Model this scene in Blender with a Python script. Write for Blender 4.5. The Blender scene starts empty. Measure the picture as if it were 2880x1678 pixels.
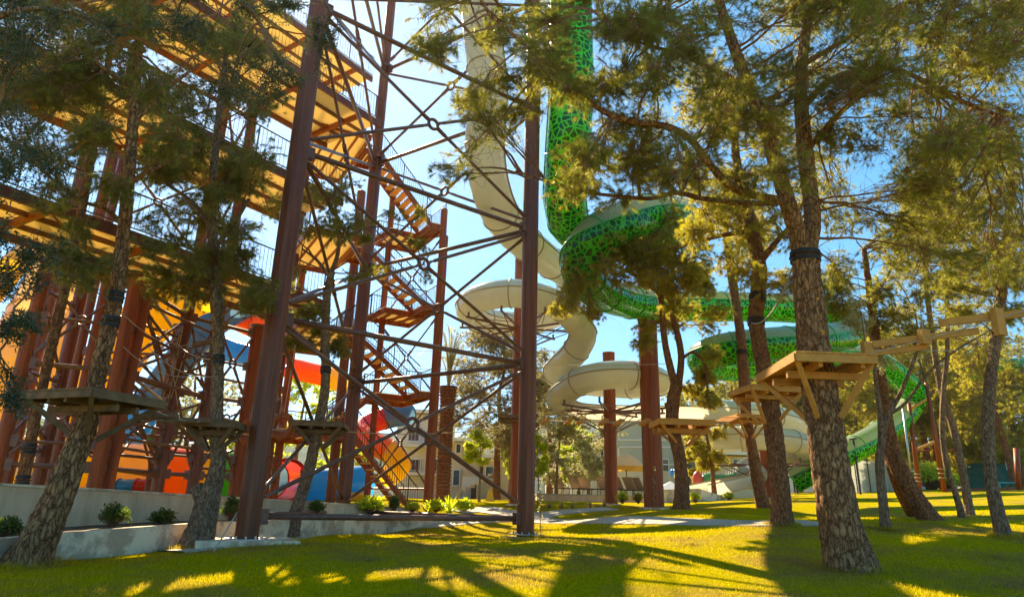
import bpy, bmesh, math, random
from mathutils import noise as MN
import numpy as np
from mathutils import Vector, Matrix

C = bpy.context.scene
COL = C.collection
R_ = math.radians
rnd = random.Random(7)
NR = np.random.default_rng(11)

# ------------------------------------------------------------------ camera
F = 1850.0                       # focal length in photo pixels (2880 wide)
CAM = np.array([0.0, 0.0, 1.5])
PITCH, ROLL = 17.30, 1.476       # degrees up, degrees clockwise
_th, _ro = R_(PITCH), R_(ROLL)
_up = np.array([math.sin(_ro)*math.cos(_th), math.cos(_ro)*math.cos(_th), -math.sin(_th)])
_fy = np.array([0, 0, -1.0]); _fy = _fy - _up*_fy.dot(_up); _fy /= np.linalg.norm(_fy)
ROT = np.array([np.cross(_fy, _up), _fy, _up])     # camera axes -> world
cd = bpy.data.cameras.new('camera'); cam = bpy.data.objects.new('camera', cd); COL.objects.link(cam)
cd.sensor_width = 36; cd.lens = 36*F/2880; cd.clip_start = 0.1; cd.clip_end = 9000
cam.matrix_world = Matrix([[*ROT[0], CAM[0]], [*ROT[1], CAM[1]], [*ROT[2], CAM[2]], [0, 0, 0, 1]])
C.camera = cam

# ------------------------------------------------------------------ light
SUN_DIR = np.array([-0.2886, 0.7194, 0.6318])      # towards the sun
SUN_EL, SUN_AZ = math.asin(SUN_DIR[2]), math.atan2(SUN_DIR[0], SUN_DIR[1])
w = bpy.data.worlds.new('World'); C.world = w; w.use_nodes = True
nt = w.node_tree; nt.nodes.clear()
sky = nt.nodes.new('ShaderNodeTexSky'); sky.sky_type = 'NISHITA'; sky.sun_disc = False
sky.sun_elevation = SUN_EL; sky.sun_rotation = SUN_AZ
sky.air_density = 0.6; sky.dust_density = 0.1; sky.ozone_density = 6.0; sky.altitude = 0
bg = nt.nodes.new('ShaderNodeBackground'); bg.inputs[1].default_value = 0.20
out = nt.nodes.new('ShaderNodeOutputWorld')
ga = nt.nodes.new('ShaderNodeGamma'); ga.inputs[1].default_value = 0.5      # flatter, bluer sky as exposed in the photograph
hs = nt.nodes.new('ShaderNodeHueSaturation'); hs.inputs['Saturation'].default_value = 1.6; hs.inputs['Hue'].default_value = 0.487
nt.links.new(sky.outputs[0], ga.inputs[0]); nt.links.new(ga.outputs[0], hs.inputs['Color']); nt.links.new(hs.outputs[0], bg.inputs[0]); nt.links.new(bg.outputs[0], out.inputs[0])
sd = bpy.data.lights.new('sun', 'SUN'); sd.energy = 5.0; sd.angle = R_(0.5); sd.color = (1.0, 0.83, 0.55)
so = bpy.data.objects.new('sun', sd); COL.objects.link(so)
so.rotation_euler = Vector(SUN_DIR).to_track_quat('Z', 'Y').to_euler(); so.location = (-20, 40, 60)
C.view_settings.view_transform = 'Standard'; C.view_settings.look = 'None'
C.view_settings.exposure = 1.58; C.view_settings.gamma = 1
HAZE = 0.00014
C.cycles.volume_bounces = 0
C.cycles.max_bounces = 8; C.cycles.transparent_max_bounces = 8; C.cycles.transmission_bounces = 5

# ------------------------------------------------------------------ picking points in the place
def ray(px, py): return ROT @ np.array([(px-1440)/F, -(py-839)/F, -1.0])
def W(px, py, Y):                 # the point seen at that pixel, Y metres ahead
    r = ray(px, py); return CAM + r*(Y/r[1])
def Wz(px, py, z):
    r = ray(px, py); return CAM + r*((z-1.5)/r[2])
def proj(p):
    c = (np.asarray(p)-CAM) @ ROT
    return 1440+F*c[0]/-c[2], 839-F*c[1]/-c[2]
def A3(*a): return np.array(a, float)
def nrm(v): v = np.asarray(v, float); return v/max(np.linalg.norm(v), 1e-9)

# ------------------------------------------------------------------ materials
def mat(name, col, rough=0.6, col2=None, scale=4.0, stretch=(1, 1, 1), bump=0.0, bscale=None, detail=5, metal=0.0,
        coat=0.0, trans=None, tmix=0.4, contrast=(0.35, 0.65), spec=0.5):
    m = bpy.data.materials.new(name); m.use_nodes = True; t = m.node_tree; b = t.nodes['Principled BSDF']
    b.inputs['Base Color'].default_value = (*col, 1); b.inputs['Roughness'].default_value = rough
    b.inputs['Metallic'].default_value = metal; b.inputs['Coat Weight'].default_value = coat
    b.inputs['Specular IOR Level'].default_value = spec
    tc = t.nodes.new('ShaderNodeTexCoord'); mp = t.nodes.new('ShaderNodeMapping'); mp.inputs['Scale'].default_value = stretch
    t.links.new(tc.outputs['Object'], mp.inputs['Vector'])
    csock = None
    if col2 is not None:
        n = t.nodes.new('ShaderNodeTexNoise'); n.inputs['Scale'].default_value = scale; n.inputs['Detail'].default_value = detail
        n.inputs['Roughness'].default_value = 0.65
        t.links.new(mp.outputs[0], n.inputs['Vector'])
        r = t.nodes.new('ShaderNodeValToRGB'); r.color_ramp.elements[0].position = contrast[0]; r.color_ramp.elements[1].position = contrast[1]
        r.color_ramp.elements[0].color = (*col, 1); r.color_ramp.elements[1].color = (*col2, 1)
        t.links.new(n.outputs['Fac'], r.inputs[0]); t.links.new(r.outputs[0], b.inputs['Base Color']); csock = r.outputs[0]
    if bump:
        n2 = t.nodes.new('ShaderNodeTexNoise'); n2.inputs['Scale'].default_value = bscale or scale*3; n2.inputs['Detail'].default_value = 6
        t.links.new(mp.outputs[0], n2.inputs['Vector'])
        bp = t.nodes.new('ShaderNodeBump'); bp.inputs['Strength'].default_value = bump; bp.inputs['Distance'].default_value = 0.03
        t.links.new(n2.outputs['Fac'], bp.inputs['Height']); t.links.new(bp.outputs[0], b.inputs['Normal'])
    if trans is not None:
        tr = t.nodes.new('ShaderNodeBsdfTranslucent'); tr.inputs[0].default_value = (*trans, 1)
        mx = t.nodes.new('ShaderNodeMixShader'); mx.inputs[0].default_value = tmix
        t.links.new(b.outputs[0], mx.inputs[1]); t.links.new(tr.outputs[0], mx.inputs[2])
        t.links.new(mx.outputs[0], t.nodes['Material Output'].inputs['Surface'])
    return m

def bark_mat(name, c_ridge, c_crack, scale=9.0, bump=1.0):
    m = bpy.data.materials.new(name); m.use_nodes = True; t = m.node_tree; b = t.nodes['Principled BSDF']
    b.inputs['Roughness'].default_value = 0.9; b.inputs['Specular IOR Level'].default_value = 0.2
    tc = t.nodes.new('ShaderNodeTexCoord'); mp = t.nodes.new('ShaderNodeMapping'); mp.inputs['Scale'].default_value = (1, 1, 0.34)
    t.links.new(tc.outputs['Object'], mp.inputs[0])
    nz = t.nodes.new('ShaderNodeTexNoise'); nz.inputs['Scale'].default_value = 9; nz.inputs['Detail'].default_value = 7; nz.inputs['Roughness'].default_value = 0.7
    t.links.new(mp.outputs[0], nz.inputs['Vector'])
    ad = t.nodes.new('ShaderNodeVectorMath'); ad.operation = 'MULTIPLY_ADD'; ad.inputs[1].default_value = (0.20, 0.20, 0.16)
    t.links.new(nz.outputs['Color'], ad.inputs[0]); t.links.new(mp.outputs[0], ad.inputs[2])
    vo = t.nodes.new('ShaderNodeTexVoronoi'); vo.feature = 'DISTANCE_TO_EDGE'; vo.inputs['Scale'].default_value = scale
    t.links.new(ad.outputs[0], vo.inputs['Vector'])
    r = t.nodes.new('ShaderNodeValToRGB'); e = r.color_ramp.elements
    e[0].position = 0.0; e[0].color = (*c_crack, 1); e[1].position = 0.15; e[1].color = (*c_ridge, 1)
    x = e.new(0.07); x.color = (c_crack[0]*.5+c_ridge[0]*.25, c_crack[1]*.5+c_ridge[1]*.22, c_crack[2]*.5+c_ridge[2]*.2, 1); x = e.new(0.7); x.color = (c_ridge[0]*0.75, c_ridge[1]*0.68, c_ridge[2]*0.62, 1)
    vm = t.nodes.new('ShaderNodeMath'); vm.operation = 'MULTIPLY_ADD'; vm.inputs[1].default_value = 0.22; vm.inputs[2].default_value = -0.09; t.links.new(nz.outputs['Fac'], vm.inputs[0])
    va = t.nodes.new('ShaderNodeMath'); t.links.new(vo.outputs['Distance'], va.inputs[0]); t.links.new(vm.outputs[0], va.inputs[1]); t.links.new(va.outputs[0], r.inputs[0])
    n3 = t.nodes.new('ShaderNodeTexNoise'); n3.inputs['Scale'].default_value = 6; n3.inputs['Detail'].default_value = 8; n3.inputs['Roughness'].default_value = 0.7
    t.links.new(tc.outputs['Object'], n3.inputs['Vector'])
    mx = t.nodes.new('ShaderNodeMix'); mx.data_type = 'RGBA'; mx.blend_type = 'MULTIPLY'; mx.inputs[0].default_value = 0.75
    rr = t.nodes.new('ShaderNodeValToRGB'); rr.color_ramp.elements[0].position = 0.3; rr.color_ramp.elements[1].position = 0.7
    rr.color_ramp.elements[0].color = (0.42, 0.31, 0.23, 1); rr.color_ramp.elements[1].color = (1.0, 1.0, 1.0, 1)
    t.links.new(n3.outputs['Fac'], rr.inputs[0]); t.links.new(r.outputs[0], mx.inputs[6]); t.links.new(rr.outputs[0], mx.inputs[7])
    t.links.new(mx.outputs[2], b.inputs['Base Color'])
    n4 = t.nodes.new('ShaderNodeTexNoise'); n4.inputs['Scale'].default_value = 45; n4.inputs['Detail'].default_value = 4
    t.links.new(mp.outputs[0], n4.inputs['Vector'])
    mm = t.nodes.new('ShaderNodeMath'); mm.operation = 'MULTIPLY_ADD'; mm.inputs[1].default_value = 0.25
    cl = t.nodes.new('ShaderNodeMath'); cl.operation = 'MINIMUM'; cl.inputs[1].default_value = 0.25
    t.links.new(vo.outputs['Distance'], cl.inputs[0]); t.links.new(n4.outputs['Fac'], mm.inputs[0]); t.links.new(cl.outputs[0], mm.inputs[2])
    bp = t.nodes.new('ShaderNodeBump'); bp.inputs['Strength'].default_value = bump; bp.inputs['Distance'].default_value = 0.09
    t.links.new(mm.outputs[0], bp.inputs['Height']); t.links.new(bp.outputs[0], b.inputs['Normal'])
    return m

def web_mat(name, c_web, c_cell, scale=3.2, wid=0.09, rough=0.18):
    m = bpy.data.materials.new(name); m.use_nodes = True; t = m.node_tree; b = t.nodes['Principled BSDF']
    b.inputs['Roughness'].default_value = rough
    tc = t.nodes.new('ShaderNodeTexCoord')
    vo = t.nodes.new('ShaderNodeTexVoronoi'); vo.feature = 'DISTANCE_TO_EDGE'; vo.inputs['Scale'].default_value = scale
    t.links.new(tc.outputs['Object'], vo.inputs['Vector'])
    r = t.nodes.new('ShaderNodeValToRGB'); e = r.color_ramp.elements
    e[0].position = wid; e[0].color = (*c_web, 1); e[1].position = wid+0.05; e[1].color = (*c_cell, 1)
    t.links.new(vo.outputs['Distance'], r.inputs[0]); t.links.new(r.outputs[0], b.inputs['Base Color'])
    tr = t.nodes.new('ShaderNodeBsdfTranslucent'); t.links.new(r.outputs[0], tr.inputs[0])
    mx = t.nodes.new('ShaderNodeMixShader'); mx.inputs[0].default_value = 0.4
    t.links.new(b.outputs[0], mx.inputs[1]); t.links.new(tr.outputs[0], mx.inputs[2])
    t.links.new(mx.outputs[0], t.nodes['Material Output'].inputs['Surface'])
    return m

def shell_mat(name, col, trans, tmix=0.45, rough=0.2, col2=None):
    return mat(name, col, rough, col2 or tuple(c*0.82 for c in col), 1.3, (1, 1, 1), 0.0, trans=trans, tmix=tmix, coat=0.3)

M = {}
M['post'] = mat('brown_steel', (0.115, 0.032, 0.012), 0.45, (0.22, 0.068, 0.027), 9, (1, 1, 0.05), 0.05, 30, coat=0.08, spec=.3)
M['post_red'] = mat('red_brown_steel', (0.19, 0.040, 0.008), 0.5, (0.33, 0.082, 0.018), 9, (1, 1, 0.05), 0.05, 30, coat=0.04, spec=.25)
M['brace'] = mat('dark_brown_steel', (0.12, 0.046, 0.028), 0.42, (0.19, 0.078, 0.046), 6, (1, 1, 1), coat=0.1)
M['bolt'] = mat('zinc_steel', (0.5, 0.48, 0.45), 0.35, metal=0.8)
M['rail'] = mat('dark_rail_steel', (0.045, 0.035, 0.032), 0.45, spec=0.4)
M['deck'] = mat('cream_deck_panel', (0.84, 0.68, 0.36), 0.55, (0.88, 0.74, 0.44), 1.2, trans=(0.95, 0.76, 0.38), tmix=0.42)
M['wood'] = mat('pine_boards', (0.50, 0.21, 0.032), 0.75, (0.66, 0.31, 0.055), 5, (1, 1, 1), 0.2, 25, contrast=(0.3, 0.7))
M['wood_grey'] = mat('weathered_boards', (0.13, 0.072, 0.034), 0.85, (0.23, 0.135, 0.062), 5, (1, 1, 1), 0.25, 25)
M['tread'] = mat('timber_treads', (0.50, 0.25, 0.07), 0.7, (0.62, 0.34, 0.11), 6, (1, 1, 1), 0.1, 30)
M['bark'] = bark_mat('pine_bark', (0.60, 0.335, 0.155), (0.17, 0.07, 0.03), 13, 1.0)
M['bark_red'] = bark_mat('red_pine_bark', (0.47, 0.23, 0.105), (0.16, 0.065, 0.03), 15, 0.9)
M['bark_grey'] = bark_mat('grey_bark', (0.50, 0.345, 0.215), (0.18, 0.105, 0.06), 17, 0.9)
M['twig'] = mat('twig_bark', (0.19, 0.105, 0.055), 0.9, (0.28, 0.155, 0.085), 20, spec=0.2)
M['conc'] = mat('board_marked_concrete', (0.60, 0.43, 0.25), 0.85, (0.82, 0.63, 0.41), 3.5, (1, 1, 0.25), 0.25, 12, contrast=(0.3, 0.7))
M['conc2'] = mat('pale_patched_concrete', (0.48, 0.36, 0.235), 0.85, (0.84, 0.68, 0.46), 2.0, (1, 1, 1), 0.25, 14, contrast=(0.42, 0.55))
M['pave'] = mat('pale_path_paving', (0.42, 0.36, 0.28), 0.85, (0.55, 0.47, 0.37), 6, bump=0.2, bscale=60)
M['strap'] = mat('black_webbing', (0.012, 0.011, 0.011), 0.6)
M['rope'] = mat('steel_cable', (0.42, 0.38, 0.32), 0.5)
M['hemp'] = mat('tan_rope', (0.45, 0.33, 0.18), 0.85)
def leaf(name, c, c2, tr, tm=0.45, sc=1.6, rough=0.42): return mat(name, c, rough, c2, sc, trans=tr, tmix=tm, spec=0.5, contrast=(0.3, 0.7))
M['needle'] = leaf('pine_needles', (0.10, 0.108, 0.016), (0.20, 0.185, 0.028), (0.62, 0.58, 0.045))
M['needle_gold'] = leaf('golden_pine_needles', (0.15, 0.14, 0.016), (0.27, 0.235, 0.028), (0.82, 0.70, 0.045), 0.5)
M['needle_dark'] = leaf('dark_pine_needles', (0.075, 0.092, 0.026), (0.15, 0.15, 0.032), (0.50, 0.48, 0.05), 0.47)
M['needle_grey'] = leaf('grey_green_pine_needles', (0.17, 0.16, 0.075), (0.28, 0.25, 0.12), (0.55, 0.47, 0.14))
M['leaf_olive'] = leaf('olive_leaves', (0.28, 0.28, 0.14), (0.44, 0.42, 0.22), (0.62, 0.58, 0.22), 0.45)
M['leaf_lime'] = leaf('lime_leaves', (0.30, 0.36, 0.015), (0.44, 0.46, 0.02), (0.85, 0.92, 0.03), 0.5)
M['leaf_green'] = leaf('shrub_leaves', (0.05, 0.085, 0.012), (0.10, 0.15, 0.02), (0.2, 0.3, 0.02), 0.4)
M['leaf_lance'] = leaf('long_dark_leaves', (0.035, 0.05, 0.026), (0.065, 0.085, 0.036), (0.13, 0.16, 0.04), 0.35)

# ------------------------------------------------------------------ mesh building
ORG = {}
def thing(name, label, cat, loc, group=None):
    o = bpy.data.objects.new(name, None); COL.objects.link(o); o.empty_display_size = 0.2
    o.location = tuple(float(x) for x in loc); o['label'] = label; o['category'] = cat
    if group: o['group'] = group
    ORG[o.name] = np.array(loc, float)
    return o
def tag(o, label, cat, group=None, kind=None):
    if label: o['label'] = label
    if cat: o['category'] = cat
    if group: o['group'] = group
    if kind: o['kind'] = kind
    return o

XF = None                          # optional turn applied while building (the stair tower)
class MB:
    def __init__(s): s.v = []; s.f = []; s.n = 0
    def add(s, v, f):
        s.v.append(np.asarray(v, float).reshape(-1, 3)); k = s.n
        s.f += [[i+k for i in q] for q in f]; s.n += len(s.v[-1]); return s
    def hexa(s, c8):              # 4 bottom then 4 top corners, both counter-clockwise from above
        return s.add(c8, [(3, 2, 1, 0), (4, 5, 6, 7), (0, 1, 5, 4), (1, 2, 6, 5), (2, 3, 7, 6), (3, 0, 4, 7)])
    def box(s, c, h, rz=0.0):     # centre, half sizes, turn about z
        cs, sn = math.cos(rz), math.sin(rz); x = np.array([cs, sn, 0]); y = np.array([-sn, cs, 0]); z = np.array([0, 0, 1.0]); c = np.asarray(c, float)
        p = [c+x*a*h[0]+y*b*h[1]+z*k*h[2] for k in (-1, 1) for a, b in ((-1, -1), (1, -1), (1, 1), (-1, 1))]
        return s.hexa(p)
    def bar(s, p, q, w, h, up=(0, 0, 1)):   # rectangular bar p->q, width w across, height h
        p = np.asarray(p, float); q = np.asarray(q, float); d = nrm(q-p); up = np.asarray(up, float)
        if abs(d.dot(up)) > 0.98: up = np.array([1.0, 0, 0])
        x = nrm(np.cross(d, up)); y = np.cross(x, d)
        c = [(-1, -1), (1, -1), (1, 1), (-1, 1)]
        v = [p+x*a*w/2+y*b*h/2 for a, b in c]+[q+x*a*w/2+y*b*h/2 for a, b in c]
        return s.add(v, [(0, 1, 2, 3), (7, 6, 5, 4), (4, 5, 1, 0), (5, 6, 2, 1), (6, 7, 3, 2), (7, 4, 0, 3)])
    def tube(s, pts, r, n=8, cap=True):
        pts = np.asarray(pts, float); m = len(pts); r = np.full(m, r, float) if np.isscalar(r) else np.asarray(r, float)
        fr = frames(pts); a = np.arange(n)*2*math.pi/n
        v = (pts[:, None, :]+r[:, None, None]*(np.cos(a)[None, :, None]*fr[0][:, None, :]+np.sin(a)[None, :, None]*fr[1][:, None, :])).reshape(-1, 3)
        f = [(i*n+j, i*n+(j+1) % n, (i+1)*n+(j+1) % n, (i+1)*n+j) for i in range(m-1) for j in range(n)]
        if cap: f += [tuple(range(n-1, -1, -1)), tuple(range((m-1)*n, m*n))]
        return s.add(v, f)
    def rod(s, p, q, r, n=8, r2=None): return s.tube([p, q], [r, r if r2 is None else r2], n)
    def torus(s, c, ax, R, r, n=20, k=8, sq=1.0):
        ax = nrm(ax); t = np.array([1.0, 0, 0]) if abs(ax[0]) < 0.9 else np.array([0, 1.0, 0]); x = nrm(np.cross(ax, t)); y = np.cross(ax, x); c = np.asarray(c, float)
        v = []
        for i in range(n):
            e = x*math.cos(2*math.pi*i/n)+y*math.sin(2*math.pi*i/n)
            for j in range(k):
                b = 2*math.pi*j/k; v.append(c+e*(R+r*math.cos(b))+ax*r*sq*math.sin(b))
        f = [(i*k+j, ((i+1) % n)*k+j, ((i+1) % n)*k+(j+1) % k, i*k+(j+1) % k) for i in range(n) for j in range(k)]
        return s.add(v, f)
    def ball(s, c, r, n=10, m=7, sc=(1, 1, 1)):
        v = []; c = np.asarray(c, float)
        for i in range(1, m):
            for j in range(n):
                a, b = math.pi*i/m, 2*math.pi*j/n
                v.append(c+r*np.array([math.sin(a)*math.cos(b)*sc[0], math.sin(a)*math.sin(b)*sc[1], math.cos(a)*sc[2]]))
        v += [c+np.array([0, 0, r*sc[2]]), c-np.array([0, 0, r*sc[2]])]
        f = [(i*n+j, (i+1)*n+j, (i+1)*n+(j+1) % n, i*n+(j+1) % n) for i in range(m-2) for j in range(n)]
        T = (m-1)*n; f += [(T, j, (j+1) % n) for j in range(n)]+[((m-2)*n+(j+1) % n, (m-2)*n+j, T+1) for j in range(n)]
        return s.add(v, f)
    def prism(s, poly, z0, z1):   # polygon in plan (counter-clockwise), from z0 to z1
        n = len(poly); v = [(x, y, z0) for x, y in poly]+[(x, y, z1) for x, y in poly]
        return s.add(v, [tuple(range(n-1, -1, -1)), tuple(range(n, 2*n))]+[(i, (i+1) % n, n+(i+1) % n, n+i) for i in range(n)])
    def build(s, name, m, parent=None, smooth=False, bevel=0.0):
        if not s.v: return None
        v = np.concatenate(s.v)
        if XF is not None: v = XF(v)
        org = ORG[parent.name] if parent is not None else None
        if org is None: org = np.zeros(3)
        me = bpy.data.meshes.new(name); me.from_pydata((v-org).tolist(), [], s.f); me.update()
        return finish(me, name, m, parent, org, smooth, bevel)

def finish(me, name, m, parent, org, smooth, bevel=0.0):
    for x in (m if isinstance(m, (list, tuple)) else [m]): me.materials.append(M[x] if isinstance(x, str) else x)
    if smooth: me.polygons.foreach_set('use_smooth', [True]*len(me.polygons))
    o = bpy.data.objects.new(name, me); COL.objects.link(o)
    if parent is not None: o.parent = parent
    ORG[o.name] = org
    if smooth == 'auto':
        pass
    if bevel:
        b = o.modifiers.new('bevel', 'BEVEL'); b.width = bevel; b.segments = 2; b.limit_method = 'ANGLE'
    return o

def tris(name, v, m, parent=None, smooth=False, k=3):      # loose triangles / quads: v is (N*k,3)
    v = np.asarray(v, np.float32).reshape(-1, 3); n = len(v)//k
    org = ORG[parent.name] if parent is not None else np.zeros(3)
    me = bpy.data.meshes.new(name); me.vertices.add(n*k); me.vertices.foreach_set('co', (v-org.astype(np.float32)).ravel())
    me.loops.add(n*k); me.loops.foreach_set('vertex_index', np.arange(n*k, dtype=np.int32))
    me.polygons.add(n); me.polygons.foreach_set('loop_start', np.arange(0, n*k, k, dtype=np.int32)); me.polygons.foreach_set('loop_total', np.full(n, k, np.int32))
    me.update(calc_edges=True)
    return finish(me, name, m, parent, org, smooth)

def frames(pts, up0=None):
    pts = np.asarray(pts, float); m = len(pts); T = np.zeros((m, 3))
    T[1:-1] = pts[2:]-pts[:-2]; T[0] = pts[1]-pts[0]; T[-1] = pts[-1]-pts[-2]
    T /= np.maximum(np.linalg.norm(T, axis=1), 1e-9)[:, None]
    u = np.array([0, 0, 1.0]) if up0 is None else np.asarray(up0, float)
    if abs(T[0].dot(u)) > 0.95: u = np.array([1.0, 0, 0]) if up0 is None else np.array([0, -1.0, 0])
    X = np.zeros((m, 3)); Y = np.zeros((m, 3)); x = nrm(np.cross(u, T[0]))
    for i in range(m):
        x = nrm(x-T[i]*x.dot(T[i])); X[i] = x; Y[i] = np.cross(T[i], x)
    return X, Y, T

def spline(pts, step=0.3, extra=None):
    P = np.asarray(pts, float)
    if len(P) < 3:
        n = max(2, int(np.linalg.norm(P[1][:3]-P[0][:3])/step)+1); t = np.linspace(0, 1, n)[:, None]; return P[0]*(1-t)+P[1]*t
    Q = np.vstack([2*P[0]-P[1], P, 2*P[-1]-P[-2]]); res = []
    for i in range(1, len(Q)-2):
        a, b, c, d = Q[i-1], Q[i], Q[i+1], Q[i+2]; n = max(2, int(np.linalg.norm((c-b)[:3])/step)+1)
        for t in np.linspace(0, 1, n, endpoint=False):
            res.append(0.5*((2*b)+(-a+c)*t+(2*a-5*b+4*c-d)*t*t+(-a+3*b-3*c+d)*t**3))
    res.append(P[-1]); return np.array(res)

# ------------------------------------------------------------------ the ground
GP = [(693, 1526, 15.7), (1477, 1512, 20.64), (957, 1497, 25.0), (1560, 1466, 28), (2060, 1470, 27), (1270, 1478, 26), (1340, 1440, 32), (1840, 1424, 33),
      (1720, 1418, 35), (1450, 1418, 33), (1200, 1418, 30), (2390, 1597, 12), (2200, 1476, 18), (1920, 1433, 26), (2145, 1424, 30), (2490, 1490, 18),
      (2585, 1462, 21), (2705, 1456, 22), (2725, 1448, 24), (2820, 1510, 17), (2300, 1384, 54), (2650, 1376, 54), (1985, 1404, 45), (2860, 1374, 52), (2240, 1391, 54),
      (0, 1592, 11.3), (330, 1570, 13.4), (600, 1538, 16.5), (930, 1502, 22), (2600, 1408, 36), (2870, 1420, 30), (2200, 1400, 44)]
_gp = np.array([W(*p) for p in GP]+[(-4, 4, .08), (6, 4, .12), (0, 9, .17), (-10, 7, .12), (12, 9, .35), (-9, 30, 1.2), (-18, 24, 1.0), (-25, 30, 1.1), (-12, 40, 1.5), (3, 45, 1.8), (-16, 14, .55), (22, 16, 1.1), (34, 40, 3.0)])
def _fit(P, lam=0.6):
    xy = P[:, :2]; n = len(P); r = np.linalg.norm(xy[:, None]-xy[None], axis=2); K = np.where(r > 0, r*r*np.log(np.maximum(r, 1e-9)), 0)
    A = np.zeros((n+3, n+3)); A[:n, :n] = K+lam*np.eye(n); A[:n, n] = 1; A[:n, n+1:] = xy; A[n, :n] = 1; A[n+1:, :n] = xy.T
    return xy, np.linalg.solve(A, np.concatenate([P[:, 2], [0, 0, 0]]))
_gx, _gw = _fit(_gp)
def gz(x, y):
    x = np.clip(np.asarray(x, float), -26, 36); y = np.clip(np.asarray(y, float), 3, 57)
    r2 = (x[..., None]-_gx[:, 0])**2+(y[..., None]-_gx[:, 1])**2
    k = np.where(r2 > 0, 0.5*r2*np.log(np.maximum(r2, 1e-12)), 0)
    return k @ _gw[:-3]+_gw[-3]+_gw[-2]*x+_gw[-1]*y
def GZ(x, y): return float(gz(np.array([x]), np.array([y]))[0])
def G(px, py, y0=3.0, y1=75.0):    # the ground point seen at a pixel
    r = ray(px, py); t = np.arange(y0, y1, 0.05)/r[1]; p = CAM+r*t[:, None]; below = p[:, 2] < gz(p[:, 0], p[:, 1])
    i = int(np.argmax(below)) if below.any() else len(t)-1
    q = p[i].copy(); q[2] = GZ(q[0], q[1]); return q
def onG(p, dz=0.0): return A3(p[0], p[1], GZ(p[0], p[1])+dz)
# ------------------------------------------------------------------ setting: lawn, path, hill
def lawn_mat(nm='lawn_turf', blade=False):
    m = bpy.data.materials.new(nm); m.use_nodes = True; t = m.node_tree; b = t.nodes['Principled BSDF']
    b.inputs['Roughness'].default_value = 0.9; b.inputs['Specular IOR Level'].default_value = 0.0
    tc = t.nodes.new('ShaderNodeTexCoord')
    def noise(s, d=5):
        n = t.nodes.new('ShaderNodeTexNoise'); n.inputs['Scale'].default_value = s; n.inputs['Detail'].default_value = d; n.inputs['Roughness'].default_value = 0.65
        t.links.new(tc.outputs['Object'], n.inputs['Vector']); return n.outputs['Fac']
    def ramp(sock, p0, c0, p1, c1):
        r = t.nodes.new('ShaderNodeValToRGB'); r.color_ramp.elements[0].position = p0; r.color_ramp.elements[1].position = p1
        r.color_ramp.elements[0].color = (*c0, 1); r.color_ramp.elements[1].color = (*c1, 1); t.links.new(sock, r.inputs[0]); return r.outputs[0]
    a = ramp(noise(14), .3, (0.26, 0.25, 0.003), .7, (0.58, 0.425, 0.004))
    d = ramp(noise(9), .3, (0.20, 0.125, 0.04), .7, (0.40, 0.25, 0.07))
    k = ramp(noise(0.42, 7), .46, (0, 0, 0), .66, (.9, .9, .9))
    mx = t.nodes.new('ShaderNodeMix'); mx.data_type = 'RGBA'; t.links.new(k, mx.inputs[0]); t.links.new(a, mx.inputs[6]); t.links.new(d, mx.inputs[7])
    t.links.new(mx.outputs[2], b.inputs['Base Color'])
    if blade:
        tr = t.nodes.new('ShaderNodeBsdfTranslucent'); g2 = t.nodes.new('ShaderNodeMix'); g2.data_type = 'RGBA'; g2.blend_type = 'ADD'; g2.inputs[0].default_value = .9
        t.links.new(mx.outputs[2], g2.inputs[6]); t.links.new(mx.outputs[2], g2.inputs[7]); t.links.new(g2.outputs[2], tr.inputs[0])
        ms = t.nodes.new('ShaderNodeMixShader'); ms.inputs[0].default_value = .5; t.links.new(b.outputs[0], ms.inputs[1]); t.links.new(tr.outputs[0], ms.inputs[2]); t.links.new(ms.outputs[0], t.nodes['Material Output'].inputs['Surface'])
        return m
    bp = t.nodes.new('ShaderNodeBump'); bp.inputs['Strength'].default_value = 0.9; bp.inputs['Distance'].default_value = 0.05
    t.links.new(noise(60, 6), bp.inputs['Height']); t.links.new(bp.outputs[0], b.inputs['Normal'])
    return m
M['lawn'] = lawn_mat()
def grade(lo, hi, step, far, k=1.25):
    c = list(np.arange(lo, hi+1e-6, step)); s = step; a = hi
    while a < far: s *= k; a += s; c.append(a)
    s = step; a = lo; pre = []
    while a > -far: s *= k; a -= s; pre.append(a)
    return np.array(pre[::-1]+c)
gxs, gys = grade(-27, 37, 0.4, 880), grade(3, 58, 0.4, 880)
XX, YY = np.meshgrid(gxs, gys, indexing='ij'); ZZ = gz(XX, YY)
v = np.stack([XX, YY, ZZ], -1).reshape(-1, 3); ny = len(gys)
idx = np.arange(len(v)).reshape(len(gxs), ny)
q = np.stack([idx[:-1, :-1], idx[1:, :-1], idx[1:, 1:], idx[:-1, 1:]], -1).reshape(-1, 4)
me = bpy.data.meshes.new('lawn'); me.from_pydata(v.tolist(), [], q.tolist()); me.update()
tag(finish(me, 'lawn', 'lawn', None, np.zeros(3), True), None, None, kind='structure')

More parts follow.
